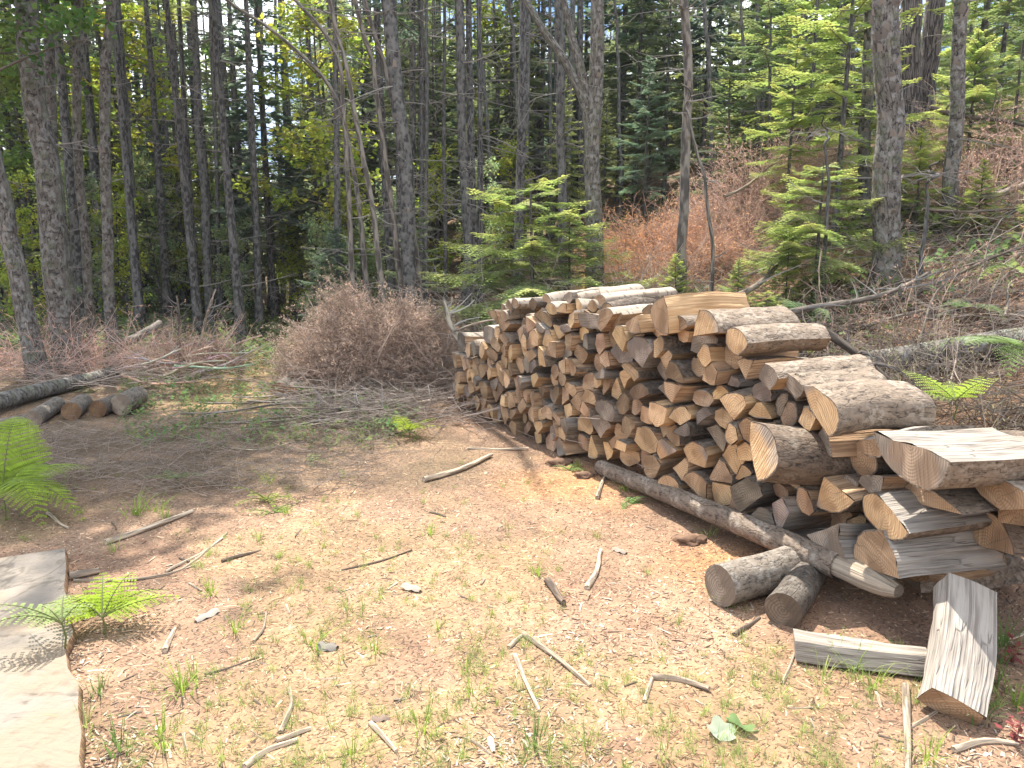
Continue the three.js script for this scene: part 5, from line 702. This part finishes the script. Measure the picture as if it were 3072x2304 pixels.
// ---------- ferns ----------
R = rngOf(1212);
function frond(g, w, a, dir, L, o) {   // a bracken or fern frond: rachis, pinnae, pinnules
  const side = V().crossVectors(dir, UP).normalize(), n = Math.max(7, Math.round(L / 0.032)), pts = []; for (let k = 0; k <= n; k++) { const t = k / n; pts.push(a.clone().addScaledVector(dir, L * t).addScaledVector(UP, o.arch * L * t - o.droop * L * t * t)); }
  w.tube(pts, pts.map((_, k) => 0.0035 * (1 - 0.75 * k / n)), 4, false);
  for (let k = 1; k < n; k++) { const t = k / n, tn = pts[k + 1 > n ? n : k + 1].clone().sub(pts[k - 1]).normalize(), nrm = V().crossVectors(side, tn).normalize();
    for (const s of [-1, 1]) { const l = o.width * L * Math.pow(1 - t, 0.8) * Math.min(1, t * 5 + 0.35) * rr(0.88, 1.08), d = tn.clone().multiplyScalar(0.45).addScaledVector(side, s).addScaledVector(nrm, -0.12).normalize(), m = Math.max(2, Math.round(l / 0.011)), ps = V().crossVectors(d, nrm).normalize(), c = rr(0.85, 1.15);
      for (let q = 0; q < m; q++) { const f = q / m, b = pts[k].clone().addScaledVector(d, l * f).addScaledVector(UP, -0.1 * l * f * f); const br = Math.max(0, f - 0.8) * 3 * (hash2(k, s + 5) > 0.5 ? 1 : 0.2), tn = c * (0.8 + 0.35 * hash2(k * 3 + s, q)); g.col = [mix(o.col[0] * tn, 0.22, br), mix(o.col[1] * tn, 0.15, br), mix(o.col[2] * tn, 0.07, br)]; for (const z of [-1, 1]) { const e = d.clone().multiplyScalar(0.5).addScaledVector(ps, z).normalize(); g.leaf(b, e, V().crossVectors(e, nrm).normalize(), Math.max(0.008, 0.30 * l * (1 - f * 0.85) * 0.7), 0.006, 0.02); } } } }
}
function fern(label, pos, fronds, L, o = {}) {
  const t = thing('fern', label, 'fern', pos.clone()); const col = (o.col || [0.30, 0.42, 0.04]).map((x) => x * 0.85);
  for (let k = 0; k < fronds; k++) { const g = new MB(), w = new MB(), a = (o.a0 ?? rr(0, 6.28)) + (o.fan || 6.283) * k / fronds + rr(-0.15, 0.15), d = V(Math.cos(a), rr(0.15, 0.5) * (o.up ?? 1), -Math.sin(a)).normalize(); w.col = [0.2, 0.22, 0.07]; const st = o.stem ? V(0, o.stem, 0) : V(); if (o.stem && k === 0) { const sm = new MB(); sm.col = [0.2, 0.22, 0.07]; sm.tube([V(), V(0.01, o.stem * 0.5, 0), st], [0.004, 0.004, 0.003], 5, false); part('stem', sm.geo(), M.fern, t); }
    frond(g, w, st, d, L * rr(0.8, 1.1), { arch: rr(0.15, 0.4), droop: (o.droop ?? 0.45) * rr(0.7, 1.5), width: o.width || 0.36, col }); const f = part('frond', g.geo(), M.fern, t); part('rachis', w.geo(), M.fern, f); }
  return t;
}
fern('big bright lime fern at the left edge of the clearing', G(12, 1125), 7, 0.6, { a0: -0.7, stem: 0.16, droop: 0.75, up: 2.6, width: 0.46, col: [0.30, 0.42, 0.04], fan: 4.4 });
fern('small pale fern on the shade edge left of centre', G(380, 1048), 5, 0.22, { a0: 0, col: [0.24, 0.33, 0.12], stem: 0.04 });
fern('thin yellow-green fern in the clearing middle', G(575, 1080), 6, 0.26, { col: [0.33, 0.42, 0.06], up: 1.6, width: 0.25 });
fern('lower fern frond just in front of the thin yellow-green fern', G(590, 1110), 3, 0.2, { col: [0.28, 0.36, 0.09], up: 0.6 });
fern('tiny curled fern right of the thin yellow-green fern', G(668, 1000), 4, 0.2, { col: [0.34, 0.42, 0.15], up: 1.2, width: 0.28 });
fern('bright yellow-green fern near the far end of the woodpile', G(883, 945), 7, 0.3, { col: [0.36, 0.46, 0.03], up: 1.4, stem: 0.06, width: 0.38 });
fern('pale fern overhanging the sawn slab', onGround(140, 1405, 0.03), 5, 0.27, { a0: 1.6, fan: 2.4, up: 0.9, stem: 0.11, droop: 0.5, col: [0.30, 0.38, 0.14] });
fern('low bright fern patch right of the sawn slab', G(225, 1375), 8, 0.3, { up: 0.7, stem: 0.08, droop: 0.4, width: 0.42, col: [0.32, 0.44, 0.03] });
fern('bright fern rising behind the thick half-round log', atDepth(2060, 905, 4.0), 6, 0.36, { up: 1.0, stem: 0.1, droop: 0.35, a0: 0.1, fan: 3.6, width: 0.4, col: [0.34, 0.46, 0.04] });
fern('green fern in the shade above the barked rounds', atDepth(1735, 672, 6.0), 6, 0.4, { up: 0.8, col: [0.18, 0.28, 0.10] });
fern('drooping green fern at the right edge above the grey tangle', atDepth(2190, 745, 4.6), 6, 0.5, { up: 0.4, a0: 1.5, fan: 4, col: [0.22, 0.33, 0.09], width: 0.4 });
fern('shaded green fern below the big rough trunk', atDepth(2090, 665, 6.0), 6, 0.42, { up: 0.5, col: [0.18, 0.28, 0.09] });
fern('small bright frond at the right edge by the slope', atDepth(2175, 575, 6.0), 3, 0.3, { up: 0.2, a0: 1.5, fan: 3, col: [0.30, 0.42, 0.08] });
fern('low fern by the cut logs at the left', G(205, 845), 6, 0.26, { col: [0.20, 0.30, 0.13] });
fern('low fern between the track and the brown heap', G(462, 868), 6, 0.24, { col: [0.24, 0.34, 0.14] });
fern('fern at the foot of the brown heap', G(700, 868), 6, 0.28, { col: [0.18, 0.27, 0.10] });
fern('small fern sprig at the base of the woodpile middle', onFace(1230, 975, 0.12).p.setY(0.02), 5, 0.14, { col: [0.30, 0.40, 0.10] });
fern('dark-stemmed fern under the foot of the woodpile by the pole', onFace(1355, 1052, 0.14).p.setY(0.01), 5, 0.13, { col: [0.22, 0.36, 0.10] });

// ---------- grass ----------
R = rngOf(1313);
const tufts = [0, 1, 2, 3].map(() => { const g = new MB(), n = 26; for (let k = 0; k < n; k++) { const a = rr(0, 6.28), q = rr(0, 0.035), b = V(Math.cos(a) * q, -0.004, Math.sin(a) * q), L = rr(0.05, 0.13), out = rr(0.1, 0.9), w = rr(0.0012, 0.0026), c = rr(0.75, 1.2), s = V(-Math.sin(a), 0, Math.cos(a)); g.col = [c, c, c * rr(0.7, 1.1)]; let prev = null; for (let j = 0; j <= 4; j++) { const t = j / 4, x = b.x + Math.cos(a) * L * out * t * t, y = b.y + L * (t - 0.45 * out * t * t), z = b.z + Math.sin(a) * L * out * t * t, ww = w * (1 - t * 0.9), i = [g.v(x - s.x * ww, y, z - s.z * ww), g.v(x + s.x * ww, y, z + s.z * ww)]; if (prev) g.quad(prev[0], prev[1], i[1], i[0]); prev = i; } } return g.geo(); });
const gm = { lime: tint([0.27, 0.37, 0.07]), pale: tint([0.32, 0.37, 0.13]), deep: tint([0.14, 0.23, 0.06]) };
const tuftAt = [[290, 1112, 1.9, 'lime'], [335, 1105, 1.7, 'lime'], [360, 1118, 1.2, 'pale'], [455, 1285, 1.3, 'lime'], [505, 1365, 1.2, 'lime'], [670, 1395, 1.4, 'lime'], [748, 1318, 1.0, 'pale'], [810, 1412, 1.1, 'lime'], [925, 1155, 1.1, 'lime'], [1040, 1388, 1.2, 'pale'], [1160, 1240, 1.2, 'lime'], [395, 1500, 1.6, 'lime'], [420, 1475, 1.1, 'lime'], [350, 1600, 1.5, 'lime'], [258, 1625, 1.6, 'deep'], [1010, 1450, 1.2, 'pale'], [1020, 1500, 1.0, 'lime'], [915, 1580, 1.3, 'lime'], [1155, 1615, 1.6, 'deep'], [1265, 1622, 1.3, 'pale'], [1465, 1350, 0.9, 'pale'], [1350, 1058, 1.4, 'lime'], [1375, 1062, 1.0, 'pale'], [1800, 1430, 1.5, 'lime'], [1845, 1455, 1.5, 'lime'], [1775, 1475, 1.3, 'pale'], [1885, 1490, 1.4, 'lime'], [1850, 1440, 1.3, 'deep'], [1940, 1440, 1.2, 'deep'], [2135, 1440, 1.9, 'deep'], [2165, 1400, 1.8, 'deep'], [2110, 1555, 1.4, 'deep'], [2190, 1520, 1.6, 'lime'], [2150, 1480, 1.5, 'deep'], [1570, 1308, 1.3, 'lime'], [1645, 1270, 1.2, 'pale'], [1665, 1262, 1.0, 'deep'], [580, 1045, 1.5, 'lime'], [560, 1165, 1.2, 'pale'], [820, 1295, 0.8, 'lime'], [945, 1358, 0.8, 'lime'], [1100, 1140, 0.9, 'pale'], [1290, 1165, 0.9, 'pale'], [620, 1110, 1.1, 'lime'], [250, 1190, 1.1, 'pale'], [195, 1290, 1.0, 'deep'], [215, 1500, 1.2, 'deep'], [185, 1570, 1.3, 'pale'], [1600, 1390, 1.0, 'pale'], [1690, 1480, 1.1, 'pale'], [1440, 1640, 1.2, 'pale'], [2005, 1640, 1.3, 'lime'], [1250, 1010, 0.9, 'lime'], [1530, 1160, 1.1, 'pale'], [880, 1500, 0.9, 'pale'], [760, 1640, 1.1, 'lime'], [480, 1640, 1.2, 'pale'], [700, 1180, 0.9, 'pale'], [1400, 1240, 0.8, 'pale']];
const near = (x, y) => y > 1460 ? (x < 700 ? 'at the lower left front' : x < 1400 ? 'at the bottom centre' : 'at the lower right front') : y > 1250 ? (x < 420 ? 'beside the sawn slab' : x < 1000 ? 'left of the clearing centre' : x < 1500 ? 'in the clearing centre' : 'by the upright split block') : (x < 420 ? 'near the long stick at the left' : x < 1000 ? 'on the shade edge of the clearing' : 'at the foot of the woodpile');
const gname = { lime: 'bright lime', pale: 'pale yellowish', deep: 'deep green' };
tuftAt.forEach(([x, y, s, m], k) => { const p = G(x, y), t = single('grass_tuft', tufts[k % 4], gm[m], `${gname[m]} grass tuft ${near(x, y)}`, 'grass tuft', p, `${gname[m]} tufts ${near(x, y)}`); t.rotation.y = rr(0, 6.28); t.scale.set(s, s * 0.72, s); });
{ const l = [], cl = []; for (let k = 0; k < 1500; k++) { const p = G(rr(-100, 2300), 1000 + 680 * R()); const n = fbm(p.x * 1.4 + 9, p.z * 1.4 + 9, 0, 0, 3, 83); if (n < 0.52 + 0.08 * R() || (p.x - 1.57) * 0.897 - (p.z + 2.9) * 0.443 > -0.1 || (p.x < -1.2 && p.z > -3.6 && p.z < -1.2 && p.x < -1.1 - 0.3 * (-p.z - 1.9) - 0.2)) continue; const s = rr(0.25, 0.6); l.push(new THREE.Matrix4().compose(p, new THREE.Quaternion().setFromEuler(new THREE.Euler(0, rr(0, 6), 0)), V(s, s, s))); const c = rr(0.8, 1.2); cl.push(new THREE.Color().setRGB(0.30 * c, 0.38 * c, 0.12 * c)); } stuff('short_grass', tufts[1], M.grass, l, 'sparse short grass sprouting through the litter', cl); }

// ---------- sticks, chips and litter ----------
R = rngOf(1414);
const stick = (label, line, r, o = {}) => { const P = line.map(([x, y]) => onGround(x, y, r * 0.9)), c = P[0].clone(), g = new MB(), q = (P.length > 2 ? new THREE.CatmullRomCurve3(P.map((p) => p.clone().sub(c))).getPoints(10) : wob(V(), P[1].clone().sub(c), 8, 0.02)), n = q.length - 1; g.col = o.col || [1, 1, 1]; g.tube(q, q.map((_, k) => r * (1 - 0.35 * k / n)), 8, true, (a, k) => 1 + 0.2 * (hash2(a * 3 + k, Math.round(line[0][0])) - 0.5)); return single('fallen_stick', g.geo(), o.mat || M.deadStem, label, 'stick', c, o.group); };
const PALE = { col: [2.5, 2.3, 2.0] }, MIDC = { col: [1.7, 1.5, 1.3] }, DARK = { col: [0.8, 0.66, 0.56] };
stick('long pale stick slanting at the left of the clearing', [[228, 1172], [320, 1140], [415, 1104]], 0.017, PALE);
stick('long thin twig running from the slab towards the clearing', [[160, 1255], [300, 1250], [380, 1235], [490, 1152]], 0.009, MIDC);
stick('pale twig crossing the long thin twig', [[362, 1238], [480, 1162]], 0.008, PALE);
stick('short thick grey piece of wood beside the slab top', [[152, 1245], [215, 1232]], 0.022, MIDC);
stick('long pale stick left of the woodpile base', [[915, 1036], [990, 1015], [1062, 982]], 0.02, PALE);
stick('straight pale stick lying across near the woodpile base', [[1010, 970], [1142, 969]], 0.012, PALE);
stick('curved stout pale stick standing out right of the clearing centre', [[1268, 1270], [1288, 1235], [1298, 1188]], 0.014, PALE);
stick('short left arm of the bent stick in front', [[1098, 1398], [1132, 1370]], 0.009, PALE);
stick('long right arm of the bent stick in front', [[1130, 1370], [1200, 1418], [1275, 1482]], 0.011, MIDC);
stick('pale stick below the bent stick', [[1112, 1415], [1135, 1470], [1165, 1536]], 0.009, PALE);
stick('upright bent twig by the mossy stick', [[1392, 1515], [1402, 1485], [1410, 1462]], 0.008, PALE);
stick('mossy stick with pale tip in front of the billet', [[1408, 1462], [1470, 1468], [1532, 1488]], 0.013, MIDC);
stick('bent grey stick at the lower left centre', [[606, 1582], [622, 1545], [630, 1520], [624, 1485]], 0.009, MIDC);
stick('pale straight stick beside the bent grey stick', [[597, 1598], [672, 1575]], 0.009, PALE);
stick('pale stick at the bottom left of centre', [[528, 1657], [580, 1620], [645, 1597]], 0.011, PALE);
stick('flat pale splinter at the bottom centre', [[800, 1562], [828, 1590], [856, 1622]], 0.009, PALE);
stick('stubby brown rotten stick in the clearing centre', [[1182, 1255], [1220, 1302]], 0.019, DARK);
stick('barked stick pointing at the camera by the upright block', [[1956, 1482], [1960, 1570], [1962, 1668]], 0.014, MIDC);
stick('thin twig branching from the barked stick', [[1964, 1572], [2034, 1532]], 0.007, MIDC);
stick('birch twig with white bark left of the clearing', [[356, 1405], [366, 1382], [377, 1358]], 0.012, PALE);
stick('small curved twig in the left of the clearing', [[548, 1385], [568, 1360], [575, 1322]], 0.006, MIDC);
stick('dark thin twig at the left front', [[442, 1458], [560, 1420]], 0.006, DARK);
stick('dark thin twig in the clearing centre left', [[738, 1232], [820, 1212], [890, 1188]], 0.006, DARK);
stick('dark short stick left of the dark log', [[1588, 1372], [1640, 1332]], 0.010, DARK);
stick('leaning twig left of the billet', [[1690, 1478], [1702, 1450], [1716, 1412]], 0.007, MIDC);
stick('short brown stick in the middle distance', [[480, 1212], [562, 1188]], 0.009, DARK);
stick('short dark stick near the woodpile middle', [[930, 1106], [962, 1116]], 0.008, DARK);
stick('bark strip reaching from under the near split logs', [[2062, 1190], [2140, 1215], [2230, 1218]].map((p) => p), 0.012, MIDC);
stick('pale twig at the right edge beside the block', [[2150, 1380], [2190, 1378], [2230, 1355]], 0.007, PALE);
stick('peeling bark-wrapped stick at the bottom right corner', [[2060, 1620], [2130, 1600], [2200, 1606]], 0.011, PALE);
stick('thin pale stick across the shaded ground', [[480, 965], [560, 972], [650, 950]], 0.008, PALE);
stick('dark twig lying across the shade edge', [[800, 950], [900, 925]], 0.008, MIDC);
stick('two-tone stick at the left of the shade', [[100, 1110], [150, 1140]], 0.009, PALE);
stick('leaning pale root standing against the pile foot', [[1290, 1075], [1302, 1040], [1318, 1012]], 0.014, MIDC);
for (let k = 0; k < 60; k++) { const x = rr(180, 2000), y = rr(1120, 1650), a = rr(0, 3.14), L = rr(18, 60) * (0.6 + (y - 1100) / 700); const e = [x + Math.cos(a) * L, y + Math.sin(a) * L * 0.5]; if (x > 1450 && y < 1330) continue; if (e[0] > 1640 && y < 1450) continue; stick(`small ${['pale', 'grey-brown', 'dark'][k % 3]} twig ${near(x, y).replace('beside the sawn slab', 'right of the sawn slab')}`, [[x, y], e], rr(0.003, 0.007), { ...[PALE, MIDC, DARK][k % 3], group: `small ${['pale', 'grey-brown', 'dark'][k % 3]} twigs ${near(x, y)}` }); }
{ // wood chips, needles and splinters, too many to count
  const sliver = (() => { const g = new MB(); g.col = [1, 1, 1]; g.tube([V(-0.5, 0, 0), V(-0.2, 0.03, 0.04), V(0.25, 0.02, 0.02), V(0.5, 0, -0.02)], [0.04, 0.09, 0.075, 0.03], 4, true); return g.geo(); })();
  const chip = (() => { const g = new THREE.BoxGeometry(1, 0.16, 0.55, 1, 1, 1); const c = new Float32Array(g.attributes.position.count * 3).fill(1); const p = g.attributes.position; for (let k = 0; k < p.count; k++) p.setXYZ(k, p.getX(k) + 0.2 * p.getZ(k), p.getY(k) + 0.1 * p.getX(k) * p.getX(k), p.getZ(k) * (1 - 0.4 * p.getX(k))); g.setAttribute('color', new THREE.BufferAttribute(c, 3)); g.computeVertexNormals(); return g; })();
  const Ls = [[], []], Cs = [[], []], pal = [[0.42, 0.31, 0.21], [0.46, 0.36, 0.26], [0.30, 0.20, 0.13], [0.44, 0.36, 0.27], [0.22, 0.14, 0.09], [0.38, 0.25, 0.16], [0.48, 0.41, 0.32], [0.32, 0.20, 0.13], [0.36, 0.22, 0.15], [0.28, 0.18, 0.12]];
  for (let k = 0; k < 17000; k++) {
    const p = onGround(rr(-60, 2300), 900 + 780 * Math.sqrt(R()) * 1.0); const q = (p.x - 1.57) * 0.897 - (p.z + 2.9) * 0.443; if (q > 0.05) continue; if (p.z < -5.2 && R() < 0.5) continue; if (fbm(p.x * 1.7 + 40, p.z * 1.7 + 40, 0, 0, 3, 88) < 0.44 + 0.14 * R()) continue;
    const i = R() < 0.92 ? 0 : 1, L = i ? rr(0.008, 0.022) : (R() < 0.03 ? rr(0.05, 0.1) : rr(0.01, 0.036)), s = i ? V(L, rr(0.006, 0.014), L) : V(L, rr(0.014, 0.03), rr(0.02, 0.05));
    Ls[i].push(new THREE.Matrix4().compose(p.add(V(0, 0.003, 0)), new THREE.Quaternion().setFromEuler(new THREE.Euler(rr(-0.3, 0.3), rr(0, 6.283), rr(-0.15, 0.15))), s)); const c = pick(pal), t = rr(0.8, 1.2); Cs[i].push(new THREE.Color().setRGB(c[0] * t, c[1] * t, c[2] * t));
  }
  stuff('splinter_litter', sliver, M.twig, Ls[0], 'wood splinters and needles strewn over the clearing', Cs[0]);
  stuff('wood_chip_litter', chip, M.twig, Ls[1], 'wood and bark chips strewn over the clearing', Cs[1]);
}
{ // big fallen leaf, bark chips and the chunk of bark
  const leafAt = (label, px, py, s, turn, tip, col) => { const g = new MB(), n = 9, out = []; for (let k = 0; k < 36; k++) { const a = k / 36 * 6.283, lob = 0.62 + 0.28 * Math.abs(Math.cos(a * 2.5)) + 0.1 * Math.cos(a); out.push([Math.cos(a) * lob, Math.sin(a) * lob]); } g.col = col; const rows = []; for (let j = 0; j <= 5; j++) rows.push(out.map(([x, y]) => { const f = j / 5, X = x * f, Y = y * f; return g.v(X * s, s * (0.25 * Math.abs(Y) + 0.12 * Math.sin(X * 6) * f + 0.22 * X * X), Y * s); })); for (let j = 0; j < 5; j++) for (let k = 0; k < 36; k++) g.quad(rows[j][k], rows[j][(k + 1) % 36], rows[j + 1][(k + 1) % 36], rows[j + 1][k]); const m = single('fallen_leaf', g.geo(), M.leafM, label, 'leaf', onGround(px, py, 0.012)); m.rotation.set(tip, turn, 0, 'YXZ'); return m; };
  leafAt('crumpled pale underside half of the big fallen green leaf', 1555, 1582, 0.055, 0.4, 0.25, [0.42, 0.48, 0.36]);
  leafAt('upright green half of the big fallen leaf in front', 1602, 1572, 0.062, 2.4, 0.8, [0.22, 0.33, 0.14]);
  const barkChip = (label, px, py, w, l, turn, col) => { const g = new MB(); g.col = col; const rows = []; for (let j = 0; j <= 6; j++) { const t = j / 6 - 0.5, ww = w * (1 - 1.2 * t * t - 0.35 * t); rows.push([-1, -0.4, 0.4, 1].map((s) => g.v(s * ww / 2, 0.25 * w * (1 - s * s) + 0.004 * Math.sin(j * 2), t * l))); } for (let j = 0; j < 6; j++) for (let k = 0; k < 3; k++) g.quad(rows[j][k], rows[j + 1][k], rows[j + 1][k + 1], rows[j][k + 1]); const m = single('bark_chip', g.geo(), std({ side: THREE.DoubleSide }), label, 'bark chip', onGround(px, py, 0.008)); m.rotation.y = turn; return m; };
  barkChip('pale pointed bark chip left of the clearing centre', 446, 1330, 0.045, 0.11, -0.5, [0.25, 0.22, 0.18]);
  barkChip('grey oval bark chip in the left front', 708, 1398, 0.06, 0.08, 1.3, [0.15, 0.13, 0.11]);
  barkChip('light bark chip in the clearing centre', 890, 1270, 0.05, 0.10, 1.0, [0.28, 0.23, 0.18]);
  barkChip('cream wood chip below the bent stick at the bottom', 1062, 1608, 0.02, 0.07, 0.2, [0.31, 0.27, 0.22]);
  barkChip('brown bark chip at the bottom centre', 822, 1552, 0.035, 0.06, 1.7, [0.17, 0.12, 0.09]);
  barkChip('dull bark chip right of the clearing centre', 1340, 1190, 0.04, 0.08, 0.7, [0.23, 0.18, 0.14]);
}

{ // dark clods dug out by the pile foot, and red seedlings at the right edge
  R = rngOf(1515);
  const clod = (label, p, s) => { const g = new THREE.IcosahedronGeometry(1, 3), q = g.attributes.position; for (let k = 0; k < q.count; k++) { const x = q.getX(k), y = q.getY(k), z = q.getZ(k), f = 0.25 + 1.5 * fbm(x * 5 + y * 4.3 + 20, z * 5 + y * 3 + 20, 0, 0, 3, 77); q.setXYZ(k, x * f * s * 1.5, Math.max(-0.02, y * f * s * 0.75), z * f * s); } g.setAttribute('color', new THREE.BufferAttribute(new Float32Array(q.count * 3).fill(1), 3)); const w = mergeVertices(g); w.computeVertexNormals(); single('soil_clod', w, std({ color: new THREE.Color().setRGB(0.15, 0.085, 0.05) }), label, 'soil clod', p.add(V(0, 0.005, 0))); };
  clod('dark crumbly soil clod at the foot of the woodpile middle', G(1208, 1004), 0.06); clod('brown soil clod by the pole under the near half', G(1490, 1172), 0.055); clod('reddish soil clod just right of the middle clod', G(1262, 1030), 0.045);
  const mr = leafy([0.2, 0.05, 0.045], 0.4);
  for (const [label, px, py] of [['red-leaved seedling beside the upright split block', 2188, 1440], ['small red-leaved seedling at the bottom right corner', 2195, 1605]]) { const g = new MB(); for (let k = 0; k < 26; k++) { const a = rr(0, 6.28), d0 = V(Math.cos(a), rr(-0.1, 0.8), Math.sin(a)).normalize(), c = rr(0.7, 1.3); g.col = [c, c, c]; g.leaf(V(rr(-0.03, 0.03), rr(0.01, 0.1), rr(-0.03, 0.03)), d0, V().crossVectors(d0, UP).normalize(), rr(0.02, 0.045), rr(0.006, 0.012), -0.05); } const st = new MB(); st.col = [0.2, 0.1, 0.07]; st.tube([V(), V(0.005, 0.06, 0), V(0, 0.11, 0.005)], [0.003, 0.002, 0.001], 5, false); const t = thing('seedling', label, 'seedling', G(px, py)); part('leaves', g.geo(), mr, t); part('stem', st.geo(), M.deadTwig, t); }
}
renderer.render(scene, camera);
